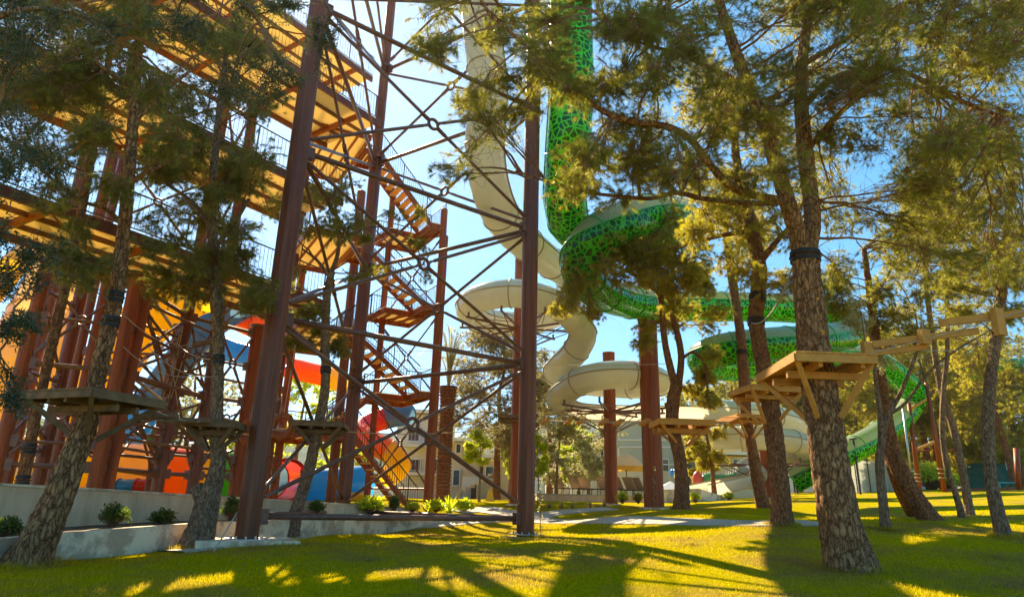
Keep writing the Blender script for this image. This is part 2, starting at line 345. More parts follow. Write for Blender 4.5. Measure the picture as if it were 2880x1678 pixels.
def strip(name, pts, wid, m, dz, kerb=None):
    P = spline([onG(p) for p in pts], 0.35); X, _, _ = frames(P); X[:, 2] = 0; X /= np.linalg.norm(X, axis=1)[:, None]
    b = MB(); k = 7; vv = []
    for p, x in zip(P, X):
        for j in range(k):
            q = p+x*(j/(k-1)-0.5)*wid; vv.append(onG(q, dz))
    n = len(P); b.add(vv, [(i*k+j, i*k+j+1, (i+1)*k+j+1, (i+1)*k+j) for i in range(n-1) for j in range(k-1)])
    # turned-down edges so that it reads as a slab
    for j in (0, k-1):
        e = []
        for i in range(n): e += [vv[i*k+j], vv[i*k+j]-A3(0, 0, .12)]
        b.add(e, [(2*i, 2*i+1, 2*i+3, 2*i+2) for i in range(n-1)])
    return tag(b.build(name, m, None, True), None, None, kind='structure')
strip('path', [G(470, 1552), G(560, 1541), G(720, 1525), G(950, 1499), G(1230, 1471), G(1480, 1461), G(1700, 1463), G(1900, 1467), G(2120, 1472), G(2300, 1470)], 1.6, 'pave', 0.035)
strip('side_path', [G(1500, 1452), G(1400, 1442), G(1340, 1436), G(1250, 1432)], 1.7, 'pave', 0.045)
strip('terrace_path', [G(1500, 1458), G(1560, 1444), G(1640, 1436), G(1720, 1431)], 1.0, 'pave', 0.05)

M['hill'] = mat('grey_green_forest', (0.07, 0.10, 0.06), 1.0, (0.16, 0.18, 0.11), 0.03, bump=0.6, bscale=0.03, spec=0)  # plain grey green forest tones; blue distance is left to the haze volume
b = MB(); hx = np.linspace(-900, 900, 120); hv = []
prof = lambda x: 92+22*math.sin(x/160+1.0)+14*math.sin(x/70)+6*math.sin(x/26+2)+3*math.sin(x/11)
for x in hx:
    for k in range(8):
        hv.append((x+k*3, 640+k*40, -2+prof(x)*math.sin(k/7*math.pi/2)))
b.add(hv, [(i*8+j, (i+1)*8+j, (i+1)*8+j+1, i*8+j+1) for i in range(len(hx)-1) for j in range(7)])
tag(b.build('hill', 'hill', None, True), None, None, kind='structure')

# ------------------------------------------------------------------ triangular lattice tower
PA, PB, PC = A3(-5.81, 15.7, 0), A3(-5.93, 25.03, 0), A3(.57, 20.64, 0)
RING_Z = [1.08, 5.74, 10.39, 15.1, 19.75, 24.2]
cen = (PA+PB+PC)/3
tw = thing('lattice_tower', 'three legged brown steel lattice tower with ring jointed cross braces, nearest the camera', 'tower', (*cen[:2], GZ(*cen[:2])))
PR = 0.255
def ribbed_post(b, x, y, z0, z1, r):          # round post with raised ribs
    n = 40; a = np.arange(n)*2*math.pi/n; rr = r*(1+0.035*(np.arange(n) % 5 == 0))
    vv = [(x+math.cos(t)*k, y+math.sin(t)*k, z) for z in (z0, z1) for t, k in zip(a, rr)]
    return b.add(vv, [(j, (j+1) % n, n+(j+1) % n, n+j) for j in range(n)]+[tuple(range(n, 2*n))])
for p, top in ((PA, 25.5), (PB, 25.5), (PC, 25.5)):
    z0 = GZ(p[0], p[1]); b = MB()
    if p is PB:
        ribbed_post(b, p[0], p[1], z0+.0, 15.3, PR*.98); b.rod((p[0], p[1], 15.3), (p[0], p[1], 15.55), .36, 28); ribbed_post(b, p[0], p[1], 15.55, top, PR*.78)
    else: ribbed_post(b, p[0], p[1], z0, top, PR)
    pp = b.build('post', 'post', tw)
    b = MB(); b.box((p[0], p[1], z0+.10), (.42, .42, .012), .5)
    for k in range(10):
        t = k*2*math.pi/10; b.rod((p[0]+.34*math.cos(t), p[1]+.34*math.sin(t), z0+.09), (p[0]+.34*math.cos(t), p[1]+.34*math.sin(t), z0+.17), .028, 6)
    b.build('base_plate', 'bolt', pp)
    b = MB(); w_ = 1.05 if p is PA else .55
    b.box((p[0], p[1], z0-.1), (w_, .85 if p is PA else .5, .2 if p is PA else .13), .45); f = b.build('footing', 'conc2', tw, bevel=.02)
def brace(b, p, q, r):                         # round bar with forked ends and bolts
    p = np.asarray(p); q = np.asarray(q); d = nrm(q-p); b.rod(p+d*.22, q-d*.22, r, 10)
    for e, s in ((p, 1), (q, -1)):
        b.bar(e+d*s*.02, e+d*s*.34, r*2.6, .05); x = nrm(np.cross(d, A3(0, 0, 1)))
        for k in (.1, .25): b.rod(e+d*s*k-A3(0, 0, .05), e+d*s*k+A3(0, 0, .05), .02, 6)
def side(P, Q):
    d = nrm(Q-P); P1, Q1 = P+d*PR, Q-d*PR; nn = nrm(np.cross(d, A3(0, 0, 1)))
    for k, z in enumerate(RING_Z):
        b = MB(); b.rod(P1+A3(0, 0, z)+d*.1, Q1+A3(0, 0, z)-d*.1, .074, 14); b.build('cross_beam', 'brace', tw, True)
        for e, s in ((P1, 1), (Q1, -1)):
            b = MB(); b.bar(e+A3(0, 0, z)-d*s*.06, e+A3(0, 0, z)+d*s*.16, .16, .34)
            for zz in (-.11, .11): b.rod(e+A3(0, 0, z+zz)+d*s*.09-nn*.11, e+A3(0, 0, z+zz)+d*s*.09+nn*.11, .022, 6)
            b.build('bracket', 'brace', tw)
        if k+1 < len(RING_Z):
            z1 = RING_Z[k+1]; lo, hi = z+.42, z1-.25; cc = (P+Q)/2+A3(0, 0, (lo+hi)/2)
            b = MB(); b.torus(cc, nn, .165, .052, 28, 8); 
            for j in range(12):
                t = j*math.pi/6; e = cc+(d*math.cos(t)+A3(0, 0, 1)*math.sin(t))*.165; b.rod(e-nn*.07, e+nn*.07, .016, 6)
            b.build('brace_ring', 'brace', tw, True)
            for e in (P1+A3(0, 0, lo), P1+A3(0, 0, hi), Q1+A3(0, 0, lo), Q1+A3(0, 0, hi)):
                b = MB(); g = nrm(cc-e); brace(b, e, cc-g*.17, .052); b.build('brace', 'brace', tw)
side(PA, PC); side(PA, PB); side(PB, PC)
b = MB(); b.rod(G(600, 1552)+A3(0, 0, .0), PA+A3(-.25, -.1, 1.15), .018, 6)
tag(b.build('stay_cable', 'rope', None), 'thin grey stay cable running from the lawn up to the nearest tower post', 'cable')

# ------------------------------------------------------------------ launch tower with long raised walkways
lt = thing('launch_tower', 'tall brown launch tower with three cream bottomed walkways on many posts behind the wall', 'tower', (-13, 20, GZ(-13, 20)))
DD = nrm(A3(.56, .83, 0)); DN = A3(DD[1], -DD[0], 0)
def railing(b, p, q, h=1.1, gap=.15, r=.008):
    p = np.asarray(p); q = np.asarray(q); n = max(1, int(np.linalg.norm(q-p)/gap)); u = A3(0, 0, 1)
    b.rod(p+u*h, q+u*h, .024, 6); b.rod(p+u*.1, q+u*.1, .02, 6)
    for i in range(n+1):
        e = p+(q-p)*i/n; b.rod(e+u*.1, e+u*h, .026 if i % 12 == 0 else r, 4)
def walkway(rear_end, length, wid, z, joists=2, cross=2.7, DD=DD):
    DN = A3(DD[1], -DD[0], 0)
    E0 = A3(*rear_end, z); S0 = E0-DD*length; f = DN*wid
    b = MB(); c = [S0, E0, E0+f, S0+f]; c = [S0+f, E0+f, E0, S0]; u = A3(0, 0, .06)
    b.hexa([x for x in (S0, S0+f, E0+f, E0)]+[x+u for x in (S0, S0+f, E0+f, E0)]); b.build('deck_panel', 'deck', lt)
    for o in (S0, S0+f):
        b = MB(); b.bar(o-A3(0, 0, .08), o+DD*length-A3(0, 0, .08), .09, .30); b.build('edge_beam', 'post', lt)
        b = MB(); railing(b, o+u, o+DD*length+u); b.build('railing', 'rail', lt)
    for k in range(1, joists+1):
        b = MB(); o = S0+f*k/(joists+1)-A3(0, 0, .08); b.bar(o, o+DD*length, .08, .14); b.build('joist', 'brace', lt)
    n = int(length/cross)
    for k in range(n):
        o = E0-DD*(k*cross+1.0)-A3(0, 0, .12); b = MB(); b.bar(o+f*.02, o+f*.98, .11, .22); b.build('cross_beam', 'post_red', lt)
        if k % 2 == 0 and k+1 < n:
            b = MB(); b.rod(o+f*.05+A3(0,0,.02), o+f*.95-DD*cross+A3(0,0,.02), .03, 6); b.build('wind_brace', 'brace', lt)
walkway((-9.35, 24.2), 20, 3.1, 8.2, DD=nrm(A3(.51, .86, 0))); walkway((-8.9, 23.9), 20, 3.1, 12.0); walkway((-8.55, 26.4), 22, 3.3, 16.8)
# top deck corner
T0 = Wz(1022, 231, 21.0); walkway((T0[0]-2.0*DN[0], T0[1]-2.0*DN[1]), 16, 2.6, 21.0)
LP = [(10, 1240, 17.5, 7.7, .17, 'post_red'), (105, 1361, 19.5, 16.4, .18, 'post'), (140, 1361, 22.5, 16.4, .15, 'post'), (178, 1361, 18.6, 7.7, .15, 'post_red'), (262, 1371, 18.4, 7.7, .17, 'post_red'),
      (300, 1371, 19.0, 7.7, .18, 'post_red'), (440, 1380, 22, 16.4, .19, 'post'), (415, 1378, 24.5, 7.7, .12, 'post'), (538, 1385, 23, 16.4, .175, 'post'), (658, 1395, 24.3, 7.7, .215, 'post_red'), (768, 1400, 29, 11.6, .17, 'post_red'), (30, 1300, 24, 16.4, .2, 'post')]
lp = []
for px, py, Y, top, r, m in LP:
    p = W(px, py, Y); b = MB(); ribbed_post(b, p[0], p[1], GZ(p[0], p[1])-.1, top, r); b.build('post', m, lt); lp.append((A3(p[0], p[1], 0), top, r))
    b = MB(); b.rod((p[0], p[1], top-.06), (p[0], p[1], top+.04), r*1.35, 20); b.build('post_cap', 'brace', lt)
def link(i, j, levels, rb=.07, xs=True):
    (p, t0, r0), (q, t1, r1) = lp[i], lp[j]; d = nrm(q-p); P1, Q1 = p+d*r0, q-d*r1
    for z in levels:
        b = MB(); b.rod(P1+A3(0, 0, z), Q1+A3(0, 0, z), rb, 10); b.bar(P1+A3(0,0,z)-d*.03, P1+A3(0,0,z)+d*.14, .16, .3); b.bar(Q1+A3(0,0,z)-d*.14, Q1+A3(0,0,z)+d*.03, .16, .3); b.build('cross_beam', 'brace', lt)
    if xs:
        for z0, z1 in zip(levels[:-1], levels[1:]):
            cc = (P1+Q1)/2+A3(0, 0, (z0+z1)/2); nn = nrm(np.cross(d, A3(0, 0, 1)))
            b = MB(); b.torus(cc, nn, .13, .04, 20, 6); b.build('brace_ring', 'brace', lt, True)
            for e in (P1+A3(0, 0, z0+.25), P1+A3(0, 0, z1-.25), Q1+A3(0, 0, z0+.25), Q1+A3(0, 0, z1-.25)):
                g = nrm(cc-e); b = MB(); brace(b, e, cc-g*.13, .045); b.build('brace', 'brace', lt)
LV = [2.15, 4.8, 7.4]
for a, c in ((0, 4), (4, 6), (6, 8), (8, 9)): link(a, c, LV); link(a, c, [2.75, 3.5, 6.1], .045, False)
link(1, 6, [9.5, 12.7, 15.9]); link(6, 8, [9.5, 12.7, 15.9]); link(3, 5, LV, .06); link(5, 7, LV, .055); link(9, 10, LV, .06); link(0, 1, [2.6, 4.6, 6.9], .06); link(2, 8, [3.4, 6.2], .05); link(7, 10, [3.0, 6.0], .05); link(3, 6, [2.6, 4.4, 6.6], .05); link(5, 8, [3.0, 4.8, 7.0], .05); link(10, 8, [2.4, 4.2], .05)

# ------------------------------------------------------------------ stair tower
st = thing('stair_tower', 'zigzag timber tread stair tower with dark railings rising between the tower posts', 'stairs', (-6, 29, GZ(-6, 29)))
SP = [(-3.36, 29.0, 14.9, .155, 'post_red'), (-6.34, 31.2, 17.0, .15, 'post_red'), (-7.94, 31.0, 16.7, .22, 'post'), (-9.9, 28.0, 16.4, .18, 'post'), (-3.5, 31.6, 14.6, .12, 'post_red')]
for x, y, top, r, m in SP:
    b = MB(); ribbed_post(b, x, y, GZ(x, y)-.1, top, r); b.build('post', m, st)
    b = MB(); b.ball((x, y, top), r*1.02, 16, 8, (1, 1, .5)); b.build('post_cap', m, st, True)
def landing(x0, x1, y0, y1, z, open_side=None):
    b = MB(); b.box(((x0+x1)/2, (y0+y1)/2, z-.03), ((x1-x0)/2, (y1-y0)/2, .03)); ld = b.build('landing', 'deck', st)
    b = MB()
    for y in (y0, y1): b.bar((x0, y, z-.16), (x1, y, z-.16), .08, .24)
    for x in (x0+.04, x1-.04): b.bar((x, y0+.04, z-.16), (x, y1-.04, z-.16), .08, .24)
    for k in (1, 2, 3): b.bar((x0+(x1-x0)*k/4, y0+.04, z-.13), (x0+(x1-x0)*k/4, y1-.04, z-.13), .06, .14)
    b.build('landing_frame', 'post_red', ld)
    b = MB(); railing(b, (x0, y1, z), (x1, y1, z))
    if open_side == 'l': railing(b, (x1, y0, z), (x1, y1, z))
    else: railing(b, (x0, y0, z), (x0, y1, z))
    b.build('landing_rail', 'rail', ld)
def flight(p, q, wid):           # p upper, q lower, centre line; treads run across y
    p = np.asarray(p, float); q = np.asarray(q, float); y = A3(0, 1, 0)*wid/2
    b = MB(); b.bar(p-y-A3(0, 0, .10), q-y-A3(0, 0, .10), .06, .20); fl = b.build('stair_flight', 'post_red', st)
    b = MB(); b.bar(p+y-A3(0, 0, .10), q+y-A3(0, 0, .10), .06, .20); b.build('stringer', 'post_red', fl)
    n = max(3, int((p[2]-q[2])/.24)); td = None
    for k in range(1, n):
        e = p+(q-p)*k/n-A3(0, 0, .05)
        b = MB(); b.box(e, (.15, wid/2-.04, .028)); b.build('tread', 'tread', fl)
    for s in (-1, 1): b = MB(); railing(b, p+y*s, q+y*s, 1.05, .15); b.build('stair_rail', 'rail', fl)
XR0, XR1, XL0, XL1, YN0, YN1, YF0, YF1 = -5.5, -3.4, -9.9, -7.7, 26.9, 28.4, 28.9, 30.6
def turn(v, a=R_(30)):
    d = v-A3(-3.36, 27.1, 0); c, s_ = math.cos(a), math.sin(a); g0 = 1.6
    return np.stack([-3.36+d[:, 0]*c-d[:, 1]*s_, 29.2+d[:, 0]*s_+d[:, 1]*c, np.where(v[:, 2] > g0+.6, 1.5+(v[:, 2]-1.5)*1.025, v[:, 2])], 1)
XF = turn
for z in (6.0, 9.9, 13.8): landing(XR0, XR1, YF0-.3, YF1, z, 'l'); landing(-4.15, XR1, YN0, YF0-.34, z, 'l')
for z in (4.0, 7.95, 11.85, 16.6): landing(XL0, XL1, YN0-(0 if z < 5 else 1.2), YF1, z, 'r'); landing(XL1+.04, -6.9, YN0, YN1, z, 'r')
yn, yf = (YN0+YN1)/2, (YF0+YF1)/2
flight((-6.9, yn, 4.0), (-3.9, yn, GZ(-3.9, yn)+.05), 1.4)
for zu, zl in ((7.95, 6.0), (11.85, 9.9), (16.6, 13.8)): flight((-6.9, yn, zu), (-4.15, yn, zl), 1.4)
for zu, zl in ((6.0, 4.0), (9.9, 7.95), (13.8, 11.85)): flight((XR0, yf, zu), (XL1, yf, zl), 1.5)
XF = None
for z0, z1 in ((2.2, 5.7), (6.2, 9.5), (10.1, 13.4)):
    P, Q = A3(-3.36, 29, 0), A3(-6.34, 31.2, 0); cc = (P+Q)/2+A3(0, 0, (z0+z1)/2); d = nrm(Q-P)
    b = MB(); b.torus(cc, nrm(np.cross(d, A3(0, 0, 1))), .12, .035, 18, 6); b.build('brace_ring', 'brace', st, True)
    for e in (P+d*.15+A3(0, 0, z0), P+d*.15+A3(0, 0, z1), Q-d*.15+A3(0, 0, z0), Q-d*.15+A3(0, 0, z1)):
        b = MB(); brace(b, e, cc-nrm(cc-e)*.12, .035); b.build('brace', 'brace', st)
    for z in (z0-.2, z1+.2):
        b = MB(); b.rod(P+A3(0, 0, z), Q+A3(0, 0, z), .045, 8); b.build('cross_beam', 'post_red', st)

# ------------------------------------------------------------------ water slides
def slide_frames(P):
    X, Y, T = frames(P); m = len(P); U = np.zeros((m, 3)); ok = np.abs(T[:, 2]) < 0.85
    for i in range(m):
        if ok[i]: U[i] = nrm(A3(0, 0, 1)-T[i]*T[i, 2])
    good = np.where(ok)[0]
    if len(good):
        for i in range(good[0]-1, -1, -1): U[i] = nrm(U[i+1]-T[i]*U[i+1].dot(T[i]))
        for i in range(good[0]+1, m):
            if not ok[i]: U[i] = nrm(U[i-1]-T[i]*U[i-1].dot(T[i]))
    return np.cross(T, U), U, T
def shell(b, P, S, U, r, a0, a1, n):
    a = np.linspace(a0, a1, n); k = n; m = len(P)
    v = (P[:, None, :]+r*(np.cos(a)[None, :, None]*S[:, None, :]+np.sin(a)[None, :, None]*U[:, None, :])).reshape(-1, 3)
    b.add(v, [(i*k+j, (i+1)*k+j, (i+1)*k+j+1, i*k+j+1) for i in range(m-1) for j in range(k-1)])
def slide(name, label, path, r, up_m, lo_m, group=None, joint=2.6, fl_m=None, open_from=None, step=.22):
    P = spline(path, step); S, U, T = slide_frames(P); mid = P[len(P)//2]
    t = thing(name, label, 'water slide', (mid[0], mid[1], min(P[:, 2])-r), group)
    near = lambda q: int(np.argmin(np.linalg.norm(P-q, axis=1)))
    cuts = [0]+[near(q) for q in (open_from or [])]+([len(P)] if not open_from or len(open_from) % 2 == 0 else [])
    for i0, i1 in zip(cuts[::2], cuts[1::2]): b = MB(); shell(b, P[i0:i1], S[i0:i1], U[i0:i1], r, math.radians(12), math.radians(168), 15); b.build('upper_shell', up_m, t, True)
    b = MB(); shell(b, P, S, U, r*.995, math.radians(168), math.radians(372), 19); b.build('lower_shell', lo_m, t, True)
    for sg in (-1, 1):
        ang = math.radians(12 if sg > 0 else 168); e = P+(r+.02)*(math.cos(ang)*S+math.sin(ang)*U)
        b = MB(); b.tube(e, .035, 6); b.build('seam_flange', fl_m or lo_m, t, True)
    L = np.concatenate([[0], np.cumsum(np.linalg.norm(np.diff(P, axis=0), axis=1))])
    for s in np.arange(joint*.6, L[-1], joint):
        i = min(int(np.searchsorted(L, s)), len(P)-1)
        if not any(i0 <= i < i1 for i0, i1 in zip(cuts[::2], cuts[1::2])): continue
        b = MB(); b.torus(P[min(i, len(P)-1)], T[min(i, len(P)-1)], r+.012, .032, 32, 6); b.build('joint_flange', fl_m or lo_m, t, True)
    return t, P
M['beige_up'] = shell_mat('grey_translucent_shell', (0.50, 0.55, 0.51), (0.62, 0.70, 0.62), .4)
M['beige_lo'] = shell_mat('tan_shell', (0.60, 0.54, 0.41), (0.80, 0.73, 0.55), .4, .14)
M['beige_fl'] = mat('tan_flange', (0.40, 0.33, 0.20), .5)
M['green_up'] = shell_mat('pale_green_shell', (0.46, 0.46, 0.20), (0.66, 0.66, 0.24), .45)
M['green_lo'] = web_mat('green_web_shell', (0.065, 0.60, 0.012), (0.008, 0.09, 0.012), 4.2, 0.07)
M['green_fl'] = mat('green_flange', (0.04, 0.35, 0.05), .4)
for k, c in dict(yellow=(0.95, 0.56, 0.015), orange=(0.85, 0.17, 0.01), red=(0.62, 0.035, 0.02), blue=(0.03, 0.30, 0.62), steel_blue=(0.10, 0.20, 0.31), green=(0.06, 0.42, 0.02), cream=(0.80, 0.52, 0.17)).items():
    M['s_'+k] = shell_mat(k+'_shell', c, tuple(min(1, x*1.25) for x in c), .48)
def ring_pts(cx, cy, z0, z1, R, a0, a1, n):       # angles in degrees, 0 = +x, 90 = away from the camera
    return [A3(cx+R*math.cos(math.radians(a)), cy+R*math.sin(math.radians(a)), z0+(z1-z0)*k/(n-1)) for k, a in enumerate(np.linspace(a0, a1, n))]
R1 = A3(.34, 33.0); R2 = A3(*W(1716, 1200, 35.0)[:2]); R3 = A3(*W(2140, 1240, 43.0)[:2])
path = [W(1335, -260, 20.6), W(1350, 40, 20.6), W(1372, 250, 20.6), W(1363, 420, 21.0), W(1386, 555, 21.9), W(1440, 648, 23.8), W(1530, 725, 27.0), W(1605, 790, 31.5)]
path += [A3(2.6, 34.7, 11.6), A3(.4, 35.6, 11.1), A3(-1.5, 34.8, 11.05), A3(-2.25, 33, 11.1), A3(-1.5, 31.2, 11.2), A3(.34, 30.4, 11.22), A3(2.2, 31.0, 10.9), A3(3.2, 32.0, 10.4)]
path += [W(1640, 940, 32.4), W(1616, 990, 33.2), W(1583, 1022, 34.4), W(1564, 1050, 36.2)]
path += [A3(3.4, 37.5, 8.35), A3(5.4, 37.9, 8.2), A3(7.2, 36.9, 8.0), A3(8.0, 35, 7.85), A3(7.0, 33.1, 7.8), A3(5.2, 32.3, 7.74), A3(3.6, 33.0, 7.5), A3(2.7, 35, 6.95), A3(3.3, 36.9, 6.8), A3(4.8, 37.8, 6.78)]
path += [W(1763, 1152, 38.3), W(1870, 1153, 38.5), W(1960, 1155, 38.7), W(2080, 1160, 39.0), W(2200, 1178, 40.2)]
path += [A3(18.5, 42.4, 6.5), A3(18.0, 44.8, 6.3), A3(15.9, 46.0, 6.0), A3(13.5, 45.2, 5.7), A3(12.4, 43.0, 5.75), A3(13.2, 40.8, 5.65), A3(14.9, 39.8, 5.6), A3(17.2, 40.2, 5.45), A3(18.7, 42.3, 5.2), A3(18.1, 44.9, 4.8), A3(16.0, 45.4, 4.1)]
path += [W(2140, 1330, 43.5), W(2050, 1352, 42), W(1965, 1370, 40.5)]
bs, BP = slide('tube_slide', 'long beige and grey tube slide dropping steeply then spiralling round the columns', path, .70, 'beige_up', 'beige_lo', joint=2.9, fl_m='beige_fl', open_from=[A3(3.0, 36.4, 6.85), W(2030, 1158, 38.9), W(2090, 1345, 42.5)])
gp = [W(1604, -300, 20.5), W(1606, 40, 20.5), W(1607, 250, 20.6), W(1596, 450, 21.3), W(1590, 585, 23.0), W(1625, 655, 25.5), W(1740, 690, 29.0), W(1880, 665, 30), W(1925, 620, 27.6), W(1840, 600, 24.6), W(1715, 640, 22.6), W(1640, 715, 22.8), W(1650, 790, 25.0), W(1730, 838, 29.0),
      W(1850, 858, 32), W(2050, 862, 34), W(2220, 868, 36), W(2350, 888, 37.5), W(2400, 930, 36.5), W(2300, 955, 33), W(2150, 968, 31), W(2030, 985, 31), W(1975, 1010, 33), W(2040, 1030, 35.5), W(2180, 1012, 37), W(2330, 1000, 39), W(2450, 1010, 42), W(2530, 1062, 44.5), W(2570, 1112, 46), W(2545, 1165, 46), W(2480, 1215, 44), W(2420, 1252, 42.5), W(2340, 1295, 42), W(2230, 1350, 43)]
gs, GPth = slide('tube_slide', 'green web patterned tube slide with pale top, looping through the pines to the lawn', gp, .80, 'green_up', 'green_lo', joint=3.2, fl_m='green_fl')
g2, _ = slide('tube_slide', 'short stretch of dark green web patterned slide glimpsed among the far right branches', [W(2720, 1052, 56), W(2770, 1040, 56), W(2825, 1030, 56.5), W(2900, 1030, 58)], .7, 'green_lo', 'green_lo', fl_m='green_fl')

# spiral columns with their arms
def column(name, label, px, py, Y, top, r, m, arms=None, group='round slide columns'):
    p = W(px, py, Y); z0 = GZ(p[0], p[1]); t = thing(name, label, 'column', (p[0], p[1], z0), group)
    b = MB(); ribbed_post(b, p[0], p[1], z0-.1, top, r); b.build('shaft', m, t)
    b = MB(); b.rod((p[0], p[1], top-.02), (p[0], p[1], top+.05), r*1.06, 28); b.build('cap', m, t)
    b = MB(); b.rod((p[0], p[1], z0-.05), (p[0], p[1], z0+.05), r*1.5, 24); b.build('base_plate', 'conc2', t)
    if arms:
        c, zs, R, n = arms
        for k in range(n):
            a = 2*math.pi*(k+.3)/n; e = A3(math.cos(a), math.sin(a), 0)
            b = MB(); b.bar(A3(p[0], p[1], zs-1.05)+e*r, A3(p[0], p[1], zs-.95)+e*(R+.45), .06, .10)
            b.rod(A3(p[0], p[1], zs-2.1)+e*r, A3(p[0], p[1], zs-1.05)+e*(R-.1), .025, 6); b.rod(A3(p[0], p[1], zs-1.0)+e*(R+.3), A3(p[0], p[1], zs-.7)+e*(R+.3), .06, 6)
            a2 = a+2*math.pi/n; e2 = A3(math.cos(a2), math.sin(a2), 0); b.rod(A3(p[0], p[1], zs-1.0)+e*(R+.3), A3(p[0], p[1], zs-1.0)+e2*R*.45, .02, 6)
            b.build('arm', 'brace', t)
    return p
column('slide_column', 'red brown round column inside the upper spiral, just behind the tower post', 1452, 1417, 33.0, 13.9, .33, 'post_red', (R1, 11.2, 2.75, 9))
column('slide_column', 'red brown round column rising inside the second spiral ring, seen whole with its cap', 1720, 1417, 35.0, W(1711, 994, 35)[2], .32, 'post_red', (R2, 7.3, 2.7, 9))
column('slide_column', 'thickest red brown round column, carrying the green slide, left of the forked pine', 1840, 1423, 32.0, 14.2, .46, 'post_red')
column('slide_column', 'orange brown column inside the lowest spiral behind the slim pine trunk', 2165, 1396, 43.0, 7.4, .40, 'post_red', (R3, 5.2, 3.0, 8))
p = W(1840, 1423, 32.0)
b = MB(); b.bar(A3(p[0], p[1], 13.4), W(1850, 858, 32)-A3(0, 0, .75), .2, .2)

# many coloured slides behind the wall, left
def tubes(name, label, path, r, secs, cat='water slide', mouth=None, step=.25):
    P = spline(path, step); X, Y, T = slide_frames(P); n = len(P); t = thing(name, label, cat, (P[n//2][0], P[n//2][1], min(P[:, 2])-r))
    for f0, f1, m in secs:
        i0, i1 = int(f0*(n-1)), int(f1*(n-1))+1; b = MB(); shell(b, P[i0:i1], X[i0:i1], Y[i0:i1], r, 0, 2*math.pi, 25); b.build('tube_section', m, t, True)
        b = MB(); b.torus(P[i0], T[i0], r, .045, 28, 6); b.build('joint_flange', m, t, True)
    if mouth:
        b = MB(); b.torus(P[-1], T[-1], r, .09, 32, 8); b.build('mouth_ring', mouth, t, True)
    return t
tubes('tube_slide', 'orange yellow tube slide curving down behind the left posts', [W(620, 800, 26.5), W(520, 832, 25.4), W(432, 888, 24.8), W(355, 965, 24.6), W(308, 1040, 24.5), W(270, 1125, 24.5), W(235, 1215, 24.8), W(190, 1300, 25.4), W(110, 1345, 26)], .98, [(0, .35, 's_yellow'), (.35, .7, 's_yellow'), (.7, 1, 's_yellow')])
tubes('tube_slide', 'blue tube slide running straight down to the left behind the posts', [W(680, 860, 33), W(590, 915, 32), W(545, 965, 31.5), W(500, 1022, 31), W(450, 1090, 31), W(400, 1165, 31), W(352, 1245, 31), W(318, 1305, 31)], .72, [(0, .3, 's_steel_blue'), (.3, .65, 's_steel_blue'), (.65, 1, 's_blue')])  # one blue slide: upper lengths coloured as shaded, foot coloured as sunlit
tubes('tube_slide', 'orange slide bend beside the nearest tower post under the walkway', [W(655, 880, 34), W(700, 905, 34), W(745, 920, 34), W(800, 940, 35)], .72, [(0, .5, 's_orange'), (.5, 1, 's_orange')])
tubes('tube_slide', 'short level blue tube glimpsed under the orange slide bend', [W(620, 975, 36), W(660, 990, 36), W(720, 1005, 36)], .6, [(0, 1, 's_blue')])
tubes('tube_slide', 'level red, orange and yellow tube slide behind the nearest tower post', [W(760, 1022, 38), W(820, 1034, 38), W(870, 1047, 38), W(930, 1062, 38), W(985, 1085, 37.5)], .60, [(0, .25, 's_red'), (.25, .7, 's_orange'), (.7, 1, 's_yellow')])
tubes('tube_slide', 'spiral tube slide in blue, red, orange and yellow behind the stairs', [W(1150, 1166, 42), W(1100, 1172, 41), W(1040, 1190, 40.5), W(1012, 1215, 39.5), W(1050, 1245, 38.6), W(1100, 1272, 38.3), W(1124, 1308, 39), W(1090, 1340, 40)], .66, [(0, .2, 's_steel_blue'), (.2, .5, 's_red'), (.5, .72, 's_orange'), (.72, 1, 's_yellow')])
tubes('tube_slide', 'huge level flume with cream, orange, yellow and green lengths above the concrete wall', [W(60, 1300, 26.5), W(220, 1312, 27), W(430, 1322, 27.7), W(560, 1328, 28.4), W(720, 1337, 29.5)], 1.02, [(0, .35, 's_cream'), (.35, .60, 's_cream'), (.60, .735, 's_orange'), (.735, .83, 's_yellow'), (.83, 1, 's_green')])
tubes('tube_slide', 'wide cream slide sweeping down at the far left edge', [W(230, 690, 31), W(150, 850, 29), W(85, 975, 28), W(20, 1080, 28), W(-80, 1190, 28)], 1.45, [(0, .5, 's_cream'), (.5, 1, 's_cream')])
tubes('tube_slide', 'orange slide bend half hidden by leaves at the left edge', [W(-60, 860, 25), W(0, 790, 25), W(45, 740, 25.5), W(90, 700, 27)], .5, [(0, 1, 's_yellow')])
tubes('tube_slide', 'fat bright blue tube lying behind the rear tower post', [W(845, 1366, 33), W(940, 1362, 33.5), W(1036, 1352, 34.5)], .80, [(0, .5, 's_blue'), (.5, 1, 's_blue')])
tubes('tube_slide', 'low yellow tube end under the fat blue tube', [W(970, 1403, 33), W(1030, 1402, 33)], .33, [(0, 1, 's_yellow')])
tubes('tube_slide', 'blue grey tube ending in a round red mouth beside the nearest tower post', [W(680, 1345, 36), W(745, 1347, 34.5), W(806, 1350, 32)], .95, [(0, .6, 's_steel_blue'), (.6, 1, 's_red')], mouth='s_red')
tubes('tube_slide', 'flat blue and red chute end resting just above the wall', [W(335, 1368, 26), W(400, 1368, 26), W(450, 1372, 26.3)], .28, [(0, .5, 's_blue'), (.5, 1, 's_red')])
